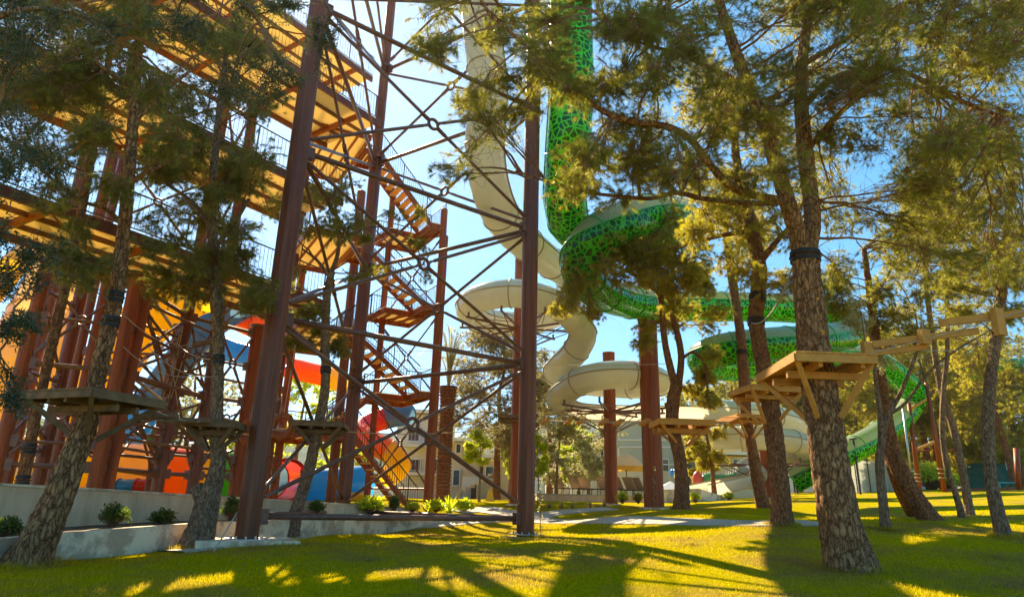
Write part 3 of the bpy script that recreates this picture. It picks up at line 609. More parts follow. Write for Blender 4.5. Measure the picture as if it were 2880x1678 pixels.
# ------------------------------------------------------------------ walls left
def wall_run(name, label, pts, thick, group=None, m='conc', cap=True):
    # pts: (px, py_top, py_base or None, Y)
    tops = [W(a, c, Y) for a, c, _, Y in pts]
    b = MB(); n = len(tops); L = []; bx = []
    for i, p in enumerate(tops):
        d = nrm(tops[min(i+1, n-1)]-tops[max(i-1, 0)]); x = nrm(np.cross(d, A3(0, 0, 1))); x[2] = 0
        if x[1] > 0: x = -x
        f = p+x*thick/2; k = p-x*thick/2
        g = min(GZ(f[0], f[1]), GZ(k[0], k[1]))-.25
        L += [A3(f[0], f[1], g), A3(k[0], k[1], g), k, f]
        bx.append((f+x*.03, k-x*.03))
    F_ = []
    for i in range(n-1):
        a, c = 4*i, 4*i+4
        F_ += [(a, c, c+3, a+3), (a+3, c+3, c+2, a+2), (a+2, c+2, c+1, a+1), (a+1, c+1, c, a)]
    F_ += [(0, 3, 2, 1), (4*n-4, 4*n-3, 4*n-2, 4*n-1)]
    b.add(L, F_); o = b.build(name, m, None); tag(o, label, 'wall', group)
    if cap:
        b = MB(); V = []
        for f, k in bx: V += [f+A3(0, 0, .003), k+A3(0, 0, .003), k+A3(0, 0, .05), f+A3(0, 0, .05)]
        b.add(V, F_); b.build('coping', 'conc2', o)
    return o
wall_run('retaining_wall', 'tall board marked concrete retaining wall with brown stains below the slides', [(-120, 1355, 0, 12.0), (0, 1366, 0, 12.9), (250, 1378, 0, 14.8), (480, 1392, 0, 17.0), (720, 1405, 0, 19.6), (950, 1418, 0, 23.2), (1150, 1432, 0, 26.2)], .25)
wall_run('planter_wall', 'low patched concrete planter wall along the path in front of the tall wall', [(-130, 1528, 0, 10.7), (0, 1512, 0, 11.5), (330, 1484, 0, 13.8), (585, 1467, 0, 16.4), (760, 1462, 0, 18.6), (930, 1459, 0, 21.4), (1100, 1452, 0, 24.5), (1270, 1445, 0, 27.2)], .2, m='conc2', cap=False)
# soil between the two walls
M['soil'] = mat('planter_soil', (0.09, 0.06, 0.035), .95, (0.16, 0.11, 0.06), 8, bump=.4, bscale=30)
A_ = [(-120, 12.0), (0, 12.9), (250, 14.8), (480, 17.0), (720, 19.6), (950, 23.2), (1150, 26.2)]; B_ = [(-130, 1536, 10.7), (0, 1522, 11.5), (330, 1493, 13.8), (585, 1475, 16.4), (760, 1470, 18.6), (930, 1466, 21.4), (1270, 1452, 27.2)]
b = MB(); vv = []
for (ax, ay), (bx, by, bY) in zip(A_, B_):
    q = W(bx, by, bY); p = W(ax, 1440, ay); p[2] = q[2]+.05; q[2] -= .01; vv += [q+(p-q)*t for t in (0.02, .33, .66, 1)]
b.add(vv, [(i*4+j, i*4+4+j, i*4+5+j, i*4+1+j) for i in range(len(A_)-1) for j in range(3)])
tag(b.build('planter_soil', 'soil', None, True), None, None, kind='structure')

# ------------------------------------------------------------------ plants
def ruv(n): v = NR.normal(size=(n, 3)); return v/np.linalg.norm(v, axis=1)[:, None]
def needles(cen, ax, n, L, wd, spread=1.35, back=.06):
    N = len(cen); ax = np.repeat(ax, n, 0); c = np.repeat(cen, n, 0)
    d = ax+ruv(N*n)*spread*NR.uniform(.4, 1, (N*n, 1)); d /= np.linalg.norm(d, axis=1)[:, None]
    b = c-ax*NR.uniform(0, back, (N*n, 1)); tip = b+d*(L*NR.uniform(.65, 1.1, (N*n, 1)))
    tip[:, 2] -= L*.08
    s = np.cross(d, ruv(N*n)); s /= np.maximum(np.linalg.norm(s, axis=1), 1e-6)[:, None]; s *= wd/2
    return np.stack([b-s, b+s, tip], 1).reshape(-1, 3)
def leaves(cen, ax, n, L, wd, spread=1.2, back=.12, droop=.15):
    N = len(cen); ax = np.repeat(ax, n, 0); c = np.repeat(cen, n, 0)
    d = ax*.5+ruv(N*n)*spread; d[:, 2] -= droop; d /= np.linalg.norm(d, axis=1)[:, None]
    b = c-ax*NR.uniform(0, back, (N*n, 1))+ruv(N*n)*back*.4; l = L*NR.uniform(.6, 1.15, (N*n, 1)); tip = b+d*l
    s = np.cross(d, ruv(N*n)); s /= np.maximum(np.linalg.norm(s, axis=1), 1e-6)[:, None]; mid = b+d*l*.45; s *= wd/2*NR.uniform(.7, 1.1, (N*n, 1))
    return np.stack([b, mid+s, tip, mid-s], 1).reshape(-1, 3)
def twig_quads(P, r):             # P (N,K,3), r (K,), three sided
    N, K, _ = P.shape; T = np.gradient(P, axis=1); T /= np.maximum(np.linalg.norm(T, axis=2), 1e-9)[..., None]
    u = np.where(np.abs(T[..., 2:3]) > .9, np.array([1.0, 0, 0]), np.array([0, 0, 1.0])); X = np.cross(T, u); X /= np.maximum(np.linalg.norm(X, axis=2), 1e-9)[..., None]; Y = np.cross(T, X)
    rr = np.asarray(r)[None, :, None] if np.ndim(r) == 1 else r[..., None]
    S = [P+rr*(math.cos(a)*X+math.sin(a)*Y) for a in (0, 2.094, 4.189)]
    q = [np.stack([S[j][:, :-1], S[(j+1) % 3][:, :-1], S[(j+1) % 3][:, 1:], S[j][:, 1:]], 2).reshape(-1, 3) for j in range(3)]
    return np.concatenate(q)
def trunk_mesh(b, pts, lump=.07, flare=True, n=None):
    rm = max(q[3] for q in pts); P = spline(pts, .14 if rm < .13 else .05 if rm > .2 else .07); r = P[:, 3].copy(); Q = P[:, :3]; m = len(Q); n = n or (64 if r.max() > .2 else 40 if r.max() > .13 else 14 if r.max() > .08 else 8)
    L = np.concatenate([[0], np.cumsum(np.linalg.norm(np.diff(Q, axis=0), axis=1))])
    if flare: r *= 1+.16*np.exp(-L/.7)+.26*np.exp(-L/.22)
    X, Y, _ = frames(Q); a = np.arange(n)*2*math.pi/n; ph = rnd.random()*9
    k = 1+lump*(np.sin(2*a[None]+L[:, None]*1.3+ph)*.6+np.sin(5*a[None]-L[:, None]*2.1+ph)*.35+np.sin(3*a[None]+L[:, None]*6+ph*2)*.3)+(NR.normal(0, lump*.28, (m, n)) if r.max() <= .13 else 0)
    R = r[:, None]*k
    if r.max() > .13:
        D = np.zeros((m, n)); dirs = np.cos(a)[None, :, None]*X[:, None]+np.sin(a)[None, :, None]*Y[:, None]; S0 = Q[:, None]+R[..., None]*dirs
        for i in range(m):
            for j in range(n):
                q = S0[i, j]; w3 = MN.noise(Vector((q[0]*5, q[1]*5, q[2]*3)))*.35; dd = MN.voronoi(Vector((q[0]*9+w3, q[1]*9+w3, q[2]*3.1+w3)))[0]; D[i, j] = min(.22, dd[1]-dd[0])
        R = R+(D-.12)*min(.14, r.max()*.28)
    v = (Q[:, None]+R[..., None]*(np.cos(a)[None, :, None]*X[:, None]+np.sin(a)[None, :, None]*Y[:, None])).reshape(-1, 3)
    b.add(v, [(i*n+j, i*n+(j+1) % n, (i+1)*n+(j+1) % n, (i+1)*n+j) for i in range(m-1) for j in range(n)]+[tuple(range((m-1)*n, m*n))])
    return P
def px4(L):                       # (px, py, Y, width px) -> x, y, z, radius
    o = []
    for px, py, Y, wp in L:
        p = W(px, py, Y); o.append([*p, wp/2/F*np.dot(p-CAM, -ROT[:, 2])*1.0])
    return o
def scatter(n, x0, x1, y0, y1, Y0, Y1, s0, s1, tw=24):
    return [(rnd.uniform(x0, x1), rnd.uniform(y0, y1), rnd.uniform(Y0, Y1), rnd.uniform(s0, s1), rnd.uniform(s0, s1)*.75, int(tw*rnd.uniform(.7, 1.3))) for _ in range(n)]
def grow(t, skel, blobs, leafm, kind='pine', L=.10, wd=.0045, nn=22, tuft=None, droop=.12, twr=.006, straight=False):
    if kind == 'pine':
        tuft = tuft or 5; nn = int(nn*1.25); L *= 1.3; wd *= 1.15 if not straight else 1.1; blobs = [(*q[:5], int(q[5]*(1.5 if not straight else 1.5))) for q in blobs]
    tuft = tuft or 5
    # branches from the nearest wood to each foliage mass, twigs, then needle tufts or leaves along the twigs
    BR, TW, TC, TA = [], [], [], []
    for px, py, Y, rx, ry, ntw in blobs:
        c = W(px, py, Y) if not straight else A3(px, py, Y); dist = np.linalg.norm(c-CAM) if not straight else F
        R = A3(rx, (rx+ry)*.45, ry)*dist/F
        near = skel[:, :3]+A3(0, 0, .15); near = near[np.argsort(np.linalg.norm(near-c, axis=1))[:6]]; s = near[rnd.randrange(len(near))]-A3(0, 0, .15)
        mid = (s+c)/2+A3(rnd.uniform(-.12, .12), rnd.uniform(-.12, .12), rnd.uniform(-.08, .14))*np.linalg.norm(c-s)
        tt = np.linspace(0, 1, 9)[:, None]; far = c+nrm(c-s)*R.mean()*.75
        path = (1-tt)**2*s+2*tt*(1-tt)*(mid*1.5-(s+far)*.25)+tt**2*far
        path[1:-1] += NR.normal(0, .02, (7, 3))*min(1.0, np.linalg.norm(c-s)); BR.append((path, np.linspace(min(.035, .012+.012*np.linalg.norm(c-s)), .006, 9)))
        k = NR.integers(4, 9, ntw); o = path[k]+NR.normal(0, .04, (ntw, 3))
        e = c+ruv(ntw)*R*NR.uniform(.35, 1.0, (ntw, 1))
        a = np.linspace(0, 1, 5)[None, :, None]; bend = NR.normal(0, .08, (ntw, 1, 3))*np.linalg.norm(e-o, axis=1)[:, None, None]
        tp = o[:, None]*(1-a)+e[:, None]*a+bend*(a*(1-a)*2); tp[..., 2] -= droop*(a[..., 0]**2)*np.linalg.norm(e-o, axis=1)[:, None]*.6
        TW.append(tp)
        for q in range(tuft):
            f = NR.uniform(.35, 1.0, ntw) if q else np.full(ntw, .999); i = np.minimum((f*4).astype(int), 3); g = (f*4-i)[:, None]; ar = np.arange(ntw)
            pos = tp[ar, i]*(1-g)+tp[ar, i+1]*g; dr = tp[ar, i+1]-tp[ar, i]; dr = dr/np.maximum(np.linalg.norm(dr, axis=1), 1e-6)[:, None]+ruv(ntw)*(.65 if q else .15)
            TC.append(pos); TA.append(dr/np.linalg.norm(dr, axis=1)[:, None])
    if kind == 'pine':            # fine bare side twigs
        for x in list(TW):
            m_ = len(x); k = NR.integers(1, 4, m_); o = x[np.arange(m_), k]; l = np.linalg.norm(x[:, -1]-x[:, 0], axis=1)[:, None]
            for _ in range(2):
                d = ruv(m_)*l*.55; a = np.linspace(0, 1, 5)[None, :, None]; TW.append(o[:, None]+d[:, None]*a+NR.normal(0, .03, (m_, 5, 3))*a*l[:, None])
    bq = [twig_quads(np.array([p]), r) for p, r in BR]
    tq = [twig_quads(x, np.linspace(twr, twr*.35, 5)) for x in TW]
    tris('branches', np.concatenate(bq+tq), 'twig', t, False, 4)
    TC, TA = np.concatenate(TC), np.concatenate(TA)
    if kind == 'pine': tris('crown', needles(TC, TA, nn, L, wd), leafm, t)
    else: tris('crown', leaves(TC, TA, nn, L, wd), leafm, t, False, 4)
    return len(TC)
def tree(name, label, trunk, limbs, blobs, bark='bark', leafm='needle', group=None, straps=(), cones=0, **kw):
    T = px4(trunk); base = T[0]; g = GZ(base[0], base[1]); t = thing(name, label, 'tree', (base[0], base[1], g), group)
    T = [[base[0], base[1], g-.15, base[3]]]+T
    b = MB(); sk = [trunk_mesh(b, T)]; tk = b.build('trunk', bark, t, True)
    for l in limbs:
        b = MB(); sk.append(trunk_mesh(b, px4(l), .05, False)); b.build('limb', bark, t, True)
    skel = np.concatenate([s[max(0, len(s)//3) if i == 0 else 0:] for i, s in enumerate(sk)])
    for px, py in straps:
        s = sk[0] if True else None; al = np.concatenate(sk); pr = np.array([proj(q[:3]) for q in al]); i = int(np.argmin(np.hypot(pr[:, 0]-px, pr[:, 1]-py))); q = al[i]; i2 = min(i+1, len(al)-1); ax = al[i2][:3]-q[:3]
        b = MB()
        for o in (-.07, .07): b.tube([q[:3]+nrm(ax)*(o-.035), q[:3]+nrm(ax)*(o+.035)], q[3]*1.10+.008, 24)
        b.torus(q[:3], ax, q[3]*1.1+.012, .014, 24, 6); b.build('strap', 'strap', t)
    if blobs: grow(t, skel, blobs, leafm, **kw)
    for k in range(cones):
        x = blobs[rnd.randrange(len(blobs))]; c = W(x[0]+rnd.uniform(-40, 40), x[1]+rnd.uniform(0, 40), x[2]); b = MB(); b.ball(c, .04, 8, 7, (1, 1, 1.3)); b.build('cone', 'twig', t, True)
    return t

S = scatter
big = tree('pine_tree', 'large leaning pine with cracked bark carrying the biggest timber platform, right foreground',
     [(2393, 1597, 12, 122), (2360, 1450, 12, 108), (2335, 1300, 12, 98), (2308, 1120, 12, 88), (2290, 980, 12, 82), (2275, 850, 12, 76), (2266, 740, 12, 72), (2262, 690, 12, 70)],
     [[(2256, 705, 12, 50), (2238, 640, 11.9, 48), (2212, 560, 11.8, 45), (2188, 480, 11.7, 42), (2150, 350, 11.6, 37), (2100, 230, 11.5, 32), (2040, 60, 11.3, 26), (2000, -80, 11.2, 20), (1960, -220, 11, 12)],
      [(2272, 705, 12.05, 50), (2285, 620, 12.1, 46), (2276, 520, 12.2, 42), (2262, 400, 12.3, 40), (2252, 250, 12.4, 34), (2265, 100, 12.5, 28), (2290, -60, 12.6, 20), (2310, -260, 12.8, 12)],
      [(2200, 565, 11.8, 26), (2130, 550, 11.6, 24), (2050, 520, 11.4, 22), (1985, 448, 11.2, 21), (1940, 390, 11.1, 20), (1875, 356, 11, 19), (1790, 345, 10.9, 17), (1700, 315, 10.8, 16), (1600, 240, 10.7, 14), (1530, 185, 10.6, 12), (1470, 120, 10.5, 10), (1380, 40, 10.4, 8), (1320, -60, 10.3, 6)],
      [(2185, 572, 11.9, 18), (2080, 570, 12.3, 16), (1985, 560, 12.6, 15), (1900, 542, 12.8, 14), (1830, 558, 13, 12), (1745, 552, 13, 11), (1640, 540, 13, 9), (1550, 515, 13, 7), (1450, 480, 13, 6)],
      [(2258, 300, 12.4, 22), (2330, 230, 12.2, 18), (2420, 200, 12, 15), (2520, 195, 11.8, 13), (2620, 240, 11.6, 12), (2740, 300, 11.4, 9), (2840, 330, 11.2, 6)],
      [(2270, 420, 12.3, 18), (2350, 330, 12.4, 15), (2440, 260, 12.6, 13), (2540, 235, 12.8, 11), (2640, 270, 13, 8)],
      [(2110, 250, 11.5, 16), (2000, 190, 11.2, 13), (1900, 150, 11, 11), (1780, 110, 10.8, 8), (1680, 30, 10.6, 6)],
      [(2262, 180, 12.4, 16), (2380, 110, 12, 13), (2500, 40, 11.6, 10), (2620, -40, 11.3, 7)]],
     S(17, 1190, 1500, -60, 340, 10, 12.5, 60, 105, 17)+S(4, 1190, 1420, 330, 620, 11, 13, 40, 70, 10)+S(28, 1480, 1760, -40, 560, 10, 13.5, 70, 120, 24)+S(46, 1750, 2220, -60, 520, 10, 14, 80, 130, 28)
     + S(60, 2220, 2900, -60, 420, 9.5, 14.5, 90, 140, 30)+S(26, 2300, 2900, 400, 760, 11, 14.5, 70, 110, 20),
     'bark', 'needle', straps=[(2263, 722)], cones=14, L=.105, wd=.0045, nn=22)
tree('pine_tree', 'dark straight pine left of the big cracked pine, black straps on it',
     [(2200, 1478, 18, 56), (2195, 1380, 18, 50), (2180, 1250, 18, 47), (2165, 1130, 18, 45), (2150, 1040, 18, 43), (2133, 950, 18, 42), (2126, 890, 18, 41), (2132, 820, 18, 40), (2136, 760, 18, 38), (2124, 690, 18, 35), (2108, 610, 18, 32), (2088, 540, 18, 28), (2070, 440, 18, 22), (2060, 300, 18, 14)],
     [[(2136, 740, 18, 20), (2175, 690, 17.8, 17), (2220, 640, 17.6, 13), (2270, 600, 17.4, 9)], [(2110, 650, 18, 16), (2040, 660, 18.4, 13), (1960, 680, 18.8, 9), (1880, 700, 19, 6)]],
     S(19, 1930, 2250, 560, 800, 16.5, 20, 60, 95, 26)+S(26, 1900, 2320, 180, 560, 16.5, 20, 60, 100, 24), 'bark_red', 'needle_gold', straps=[(2136, 838), (2126, 905)], L=.11, wd=.0065, nn=20)
tree('pine_tree', 'forked pine with a hanging dark branch and timber platform beside the thickest column',
     [(1918, 1434, 26, 40), (1916, 1330, 26, 36), (1906, 1260, 26, 35), (1892, 1200, 26, 35), (1893, 1130, 26, 34), (1903, 1080, 26, 33)],
     [[(1900, 1085, 26, 22), (1882, 1020, 26, 20), (1868, 950, 26, 18), (1862, 880, 26, 17), (1856, 790, 26, 14), (1850, 700, 26, 9)], [(1908, 1085, 26, 20), (1916, 1010, 26, 19), (1908, 950, 26, 18), (1893, 890, 26, 16), (1890, 800, 26, 13), (1900, 700, 26, 8)],
      [(1916, 1010, 26, 10), (1950, 990, 25.8, 8), (1985, 1030, 25.6, 7), (1990, 1100, 25.5, 5)], [(1860, 830, 26, 12), (1780, 770, 25.5, 10), (1690, 740, 25, 8), (1620, 760, 24.6, 5)]],
     S(15, 1810, 2020, 750, 990, 24.5, 27.5, 40, 70, 26)+S(7, 1935, 2010, 990, 1130, 25, 26.5, 28, 45, 26)+S(32, 1630, 1980, 600, 800, 22, 26, 45, 80, 28)+S(13, 1660, 1900, 610, 760, 22, 25, 45, 75, 26)+S(9, 1560, 1700, 770, 890, 22.5, 24, 25, 45, 14), 'bark_red', 'needle_gold', L=.13, wd=.010, nn=20)
tree('pine_tree', 'slim leaning pine behind the plank walk, dark strap high on its trunk',
     [(2147, 1424, 30, 34), (2122, 1300, 30, 30), (2102, 1190, 30, 29), (2092, 1060, 30, 28), (2085, 960, 30, 26), (2072, 870, 30, 24), (2056, 760, 30, 22), (2042, 650, 30, 17), (2036, 560, 30, 10)], [],
     S(16, 1970, 2150, 480, 720, 29, 31, 45, 70, 24), 'bark_red', 'needle_gold', straps=[(2086, 990)], L=.13, wd=.011, nn=18)
tree('pine_tree', 'slim grey pine standing alone at the right edge of the lawn',
     [(2824, 1511, 17, 38), (2802, 1420, 17, 34), (2786, 1340, 17, 32), (2780, 1240, 17, 30), (2781, 1140, 17, 29), (2790, 1040, 17, 28), (2802, 940, 17, 27), (2816, 840, 17, 25), (2826, 700, 17, 22), (2842, 560, 17, 18), (2850, 400, 17, 12)],
     [[(2806, 930, 17, 9), (2850, 890, 16.8, 8), (2900, 870, 16.6, 6)], [(2822, 760, 17, 12), (2760, 700, 17.2, 9), (2690, 660, 17.4, 6)]],
     S(30, 2540, 2900, 430, 780, 15.5, 18.5, 60, 95, 20)+S(14, 2640, 2900, 760, 920, 16, 19, 50, 80, 18), 'bark_grey', 'needle', L=.11, wd=.0065, nn=20)
tree('pine_tree', 'thin wavy sapling trunk, left one of the close pair on the right lawn',
     [(2707, 1457, 22, 18), (2692, 1400, 22, 16), (2668, 1330, 22, 15), (2655, 1260, 22, 15), (2650, 1190, 22, 14), (2655, 1080, 22, 13), (2664, 1000, 22, 12), (2664, 900, 22, 11), (2660, 800, 22, 9), (2650, 700, 22, 6)], [],
     S(7, 2560, 2760, 640, 850, 21, 23, 45, 70, 20), 'bark_grey', 'needle', L=.12, wd=.008, nn=18)
tree('pine_tree', 'thin bending pine trunk, right one of the close pair on the right lawn',
     [(2727, 1449, 24, 24), (2718, 1380, 24, 21), (2700, 1290, 24, 20), (2680, 1200, 24, 19), (2660, 1140, 24, 18), (2640, 1060, 24, 17), (2625, 960, 24, 16), (2610, 850, 24, 13), (2600, 720, 24, 9)], [],
     S(22, 2460, 2760, 560, 880, 23, 25.5, 45, 75, 22), 'bark_grey', 'needle_gold', L=.12, wd=.009, nn=18)
tree('pine_tree', 'thick crooked trunk leaning hard to the left behind the thin forked tree',
     [(2618, 1466, 21, 52), (2575, 1400, 21, 46), (2535, 1330, 21, 44), (2508, 1270, 21, 42), (2495, 1200, 21, 36), (2482, 1100, 21, 30), (2466, 980, 21, 26), (2450, 850, 21, 20), (2430, 700, 21, 12)],
     [[(2500, 1270, 21.1, 30), (2516, 1330, 21.6, 32), (2540, 1390, 22.2, 34), (2566, 1436, 22.7, 38)]], S(26, 2330, 2620, 620, 950, 19.5, 22, 50, 80, 22), 'bark_red', 'needle', L=.12, wd=.008, nn=18)
tree('bare_tree', 'thin forked tree with black leafless branches in front of the crooked trunk',
     [(2492, 1493, 18, 26), (2482, 1400, 18, 23), (2474, 1300, 18, 22), (2480, 1240, 18, 21), (2474, 1150, 18, 14), (2462, 1060, 18, 11), (2456, 960, 18, 8)],
     [[(2478, 1250, 18, 17), (2498, 1170, 17.9, 14), (2530, 1110, 17.8, 12), (2560, 1040, 17.6, 9), (2585, 970, 17.5, 6)], [(2500, 1165, 17.9, 11), (2545, 1135, 17.7, 9), (2590, 1075, 17.5, 8), (2640, 1020, 17.3, 7), (2720, 965, 17, 5), (2800, 920, 16.8, 3)], [(2600, 1065, 17.5, 5), (2585, 1010, 17.5, 4)]],
     S(9, 2380, 2560, 780, 1020, 17, 19, 40, 65, 14), 'bark_grey', 'leaf_olive', kind='leaf', L=.055, wd=.02, nn=12)

for px, py, r, l in ((2312, 935, .055, .05), (2262, 1010, .03, .10), (2300, 840, .03, .07)):      # sawn branch stubs on the big trunk
    c = W(px, py, 11.78); d = nrm(CAM-c+A3(.6, 0, .8)); b = MB(); b.tube([c-d*.12, c+d*l*.6, c+d*l], [r*1.5, r*1.1, r], 14); b.build('branch_stub', 'bark', big, True); b = MB(); b.rod(c+d*l, c+d*(l+.004), r*.93, 16); b.build('saw_cut', 'wood', big)
# left group
tree('pine_tree', 'dark pine leaning strongly right from the lower left corner, with two black straps',
     [(72, 1588, 11.6, 100), (118, 1500, 11.6, 84), (165, 1395, 11.7, 74), (208, 1280, 11.8, 66), (236, 1205, 11.9, 60), (258, 1130, 12, 48), (275, 1050, 12, 44), (298, 960, 12, 42), (320, 860, 12, 38), (338, 740, 12, 35), (354, 600, 12, 32), (366, 450, 12, 30), (380, 250, 12, 25), (395, 60, 12, 19), (400, -120, 12, 12)],
     [[(352, 640, 12, 16), (300, 590, 11.8, 13), (220, 560, 11.5, 10), (120, 480, 11, 7)], [(360, 520, 12, 16), (420, 480, 12.2, 13), (490, 450, 12.4, 10), (560, 420, 12.6, 7)], [(342, 760, 12, 14), (270, 740, 11.8, 11), (170, 740, 11.5, 8), (60, 760, 11.2, 5)], [(380, 250, 12, 14), (300, 200, 11.6, 11), (190, 120, 11.2, 8)], [(372, 350, 12, 13), (460, 260, 12.2, 10), (560, 180, 12.5, 7)]],
     S(40, -20, 500, -40, 420, 10.5, 13.5, 65, 105, 26)+S(20, 60, 420, 400, 800, 11, 13, 45, 75, 18), 'bark', 'needle_dark', straps=[(323, 838), (314, 905)], cones=5, L=.10, wd=.0045, nn=22)
tree('pine_tree', 'grey flaking pine with a sawn stub fork, growing in front of the concrete wall',
     [(552, 1536, 15.2, 78), (570, 1470, 15.2, 66), (588, 1400, 15.2, 56), (603, 1350, 15.2, 44), (614, 1290, 15.2, 38), (608, 1220, 15.2, 36), (610, 1150, 15.2, 34), (612, 1050, 15.2, 32), (614, 950, 15.2, 30), (608, 850, 15.2, 30), (600, 740, 15.2, 28), (596, 600, 15.2, 25), (604, 450, 15.2, 20), (620, 280, 15.2, 14), (640, 120, 15.2, 9)],
     [[(580, 1430, 15.2, 44), (562, 1385, 15.2, 40), (553, 1366, 15.2, 36)], [(600, 700, 15.2, 16), (650, 640, 15.3, 13), (700, 560, 15.5, 10)], [(598, 640, 15.2, 14), (530, 560, 15, 11), (470, 520, 14.8, 8)]],
     S(38, 420, 740, 420, 840, 13.8, 16.8, 50, 85, 28)+S(28, 460, 800, 40, 440, 13.5, 17, 55, 85, 22), 'bark_grey', 'needle_dark', straps=[(612, 1012)], L=.105, wd=.0055, nn=22)
tree('pine_tree', 'thin curving pine seen between the two left tower posts with a small grey deck',
     [(818, 1502, 19.5, 44), (832, 1440, 19.5, 34), (845, 1400, 19.5, 30), (873, 1304, 19.5, 30), (888, 1236, 19.5, 28), (901, 1168, 19.5, 27), (913, 1100, 19.5, 26), (916, 1040, 19.5, 25), (914, 975, 19.5, 24), (916, 900, 19.5, 22), (920, 830, 19.5, 20), (932, 765, 19.5, 19)],
     [[(930, 775, 19.5, 14), (952, 700, 19.5, 12), (946, 620, 19.5, 10), (940, 540, 19.5, 7)], [(928, 780, 19.5, 12), (890, 730, 19.3, 9), (850, 700, 19, 6)], [(946, 690, 19.5, 9), (1010, 650, 19.8, 7), (1080, 640, 20, 5), (1180, 690, 20.2, 4)]],
     S(9, 780, 960, 860, 985, 18.8, 20.5, 38, 58, 26)+S(12, 760, 1010, 480, 800, 18.5, 20.5, 45, 70, 18)+S(8, 1000, 1290, 560, 830, 18.5, 21, 28, 48, 10), 'bark_grey', 'needle', straps=[(916, 1042)], L=.11, wd=.007, nn=20)
tree('pine_tree', 'slender dark trunk bound with two clamps at the far left of the wall',
     [(38, 1492, 14.4, 36), (64, 1350, 14.4, 31), (80, 1270, 14.4, 32), (98, 1180, 14.4, 27), (118, 1095, 14.4, 25), (146, 972, 14.4, 26), (184, 802, 14.4, 24), (212, 670, 14.4, 23), (236, 560, 14.4, 22), (272, 360, 14.4, 19), (300, 200, 14.4, 15), (330, 20, 14.4, 10)],
     [[(230, 580, 14.4, 11), (190, 540, 14.2, 8), (130, 520, 14, 6)]], S(18, 160, 420, 20, 420, 13.5, 15.5, 50, 80, 20), 'bark_red', 'needle_dark', straps=[(80, 1265), (62, 1345)], L=.105, wd=.0055, nn=20)
tree('long_leaved_tree', 'dark long leaved branches hanging into view at the upper left edge, trunk out of view',
     [(-520, 1700, 7.2, 160), (-480, 1200, 7.2, 140), (-420, 700, 7.3, 110), (-330, 300, 7.4, 80), (-200, 0, 7.5, 50)],
     [[(-400, 640, 7.3, 40), (-200, 420, 7.2, 24), (-60, 360, 7.2, 12), (60, 420, 7.2, 6)], [(-330, 320, 7.4, 40), (-100, 100, 7.3, 24), (60, 30, 7.3, 16), (220, 40, 7.3, 9), (330, 110, 7.3, 5)], [(-430, 760, 7.3, 30), (-200, 850, 7.2, 16), (-40, 960, 7.2, 8), (30, 1040, 7.2, 4)], [(-200, 0, 7.5, 40), (100, -160, 7.6, 26), (420, -140, 7.8, 16), (640, -20, 8, 8), (760, 100, 8.2, 5)], [(420, -140, 7.8, 14), (700, -140, 8.2, 10), (880, -20, 8.5, 7), (990, 110, 8.7, 4)]],
     S(7, -20, 130, 180, 560, 6.8, 7.8, 70, 110, 16)+S(9, 0, 300, -20, 140, 6.9, 7.9, 60, 100, 15)+S(7, -20, 130, 630, 850, 6.9, 7.7, 60, 95, 13)+S(5, -20, 70, 880, 1130, 6.8, 7.6, 45, 70, 12)+S(13, 560, 850, 0, 340, 7.8, 8.6, 60, 90, 13)+S(4, 880, 1010, 60, 190, 8.3, 9, 40, 60, 9)+S(5, 420, 580, -20, 110, 7.6, 8.4, 60, 90, 12),
     'bark_grey', 'leaf_lance', kind='leaf', L=.085, wd=.019, nn=5, tuft=6, twr=.005)

# trees farther off
def far_tree(name, label, px, py, Y, h, crown_w, leafm, group, kind='pine', nb=12, tw=22, lean=0.0, bark='bark_red', low=.42, L=.2, wd=.022, nn=12, r=None):
    p = W(px, py, Y); g = GZ(p[0], p[1]); t = thing(name, label, 'tree', (p[0], p[1], g), group); r = r or .03*h**.9
    pts = [[p[0]+lean*h*k*k+rnd.uniform(-.02, .02)*h*k, p[1]+rnd.uniform(-.02, .02)*h*k, g-.1+h*.92*k, r*(1-.85*k)] for k in np.linspace(0, 1, 7)]
    b = MB(); sk = trunk_mesh(b, pts, .05); b.build('trunk', bark, t, True)
    bl = []
    for i in range(nb):
        k = low+(1-low)*(i+.5)/nb; a = rnd.uniform(0, 6.28); rr = crown_w/2*(1.0-.55*abs((k-low)/(1-low)-.35))*rnd.uniform(.25, .85)
        bl.append((p[0]+lean*h*k*k+rr*math.cos(a), p[1]+rr*math.sin(a), g+h*k, crown_w*rnd.uniform(.17, .27), crown_w*rnd.uniform(.11, .18), tw))
    grow(t, sk[len(sk)//3:], bl, leafm, kind, L, wd, nn, None, .1, .012, True)
    return t
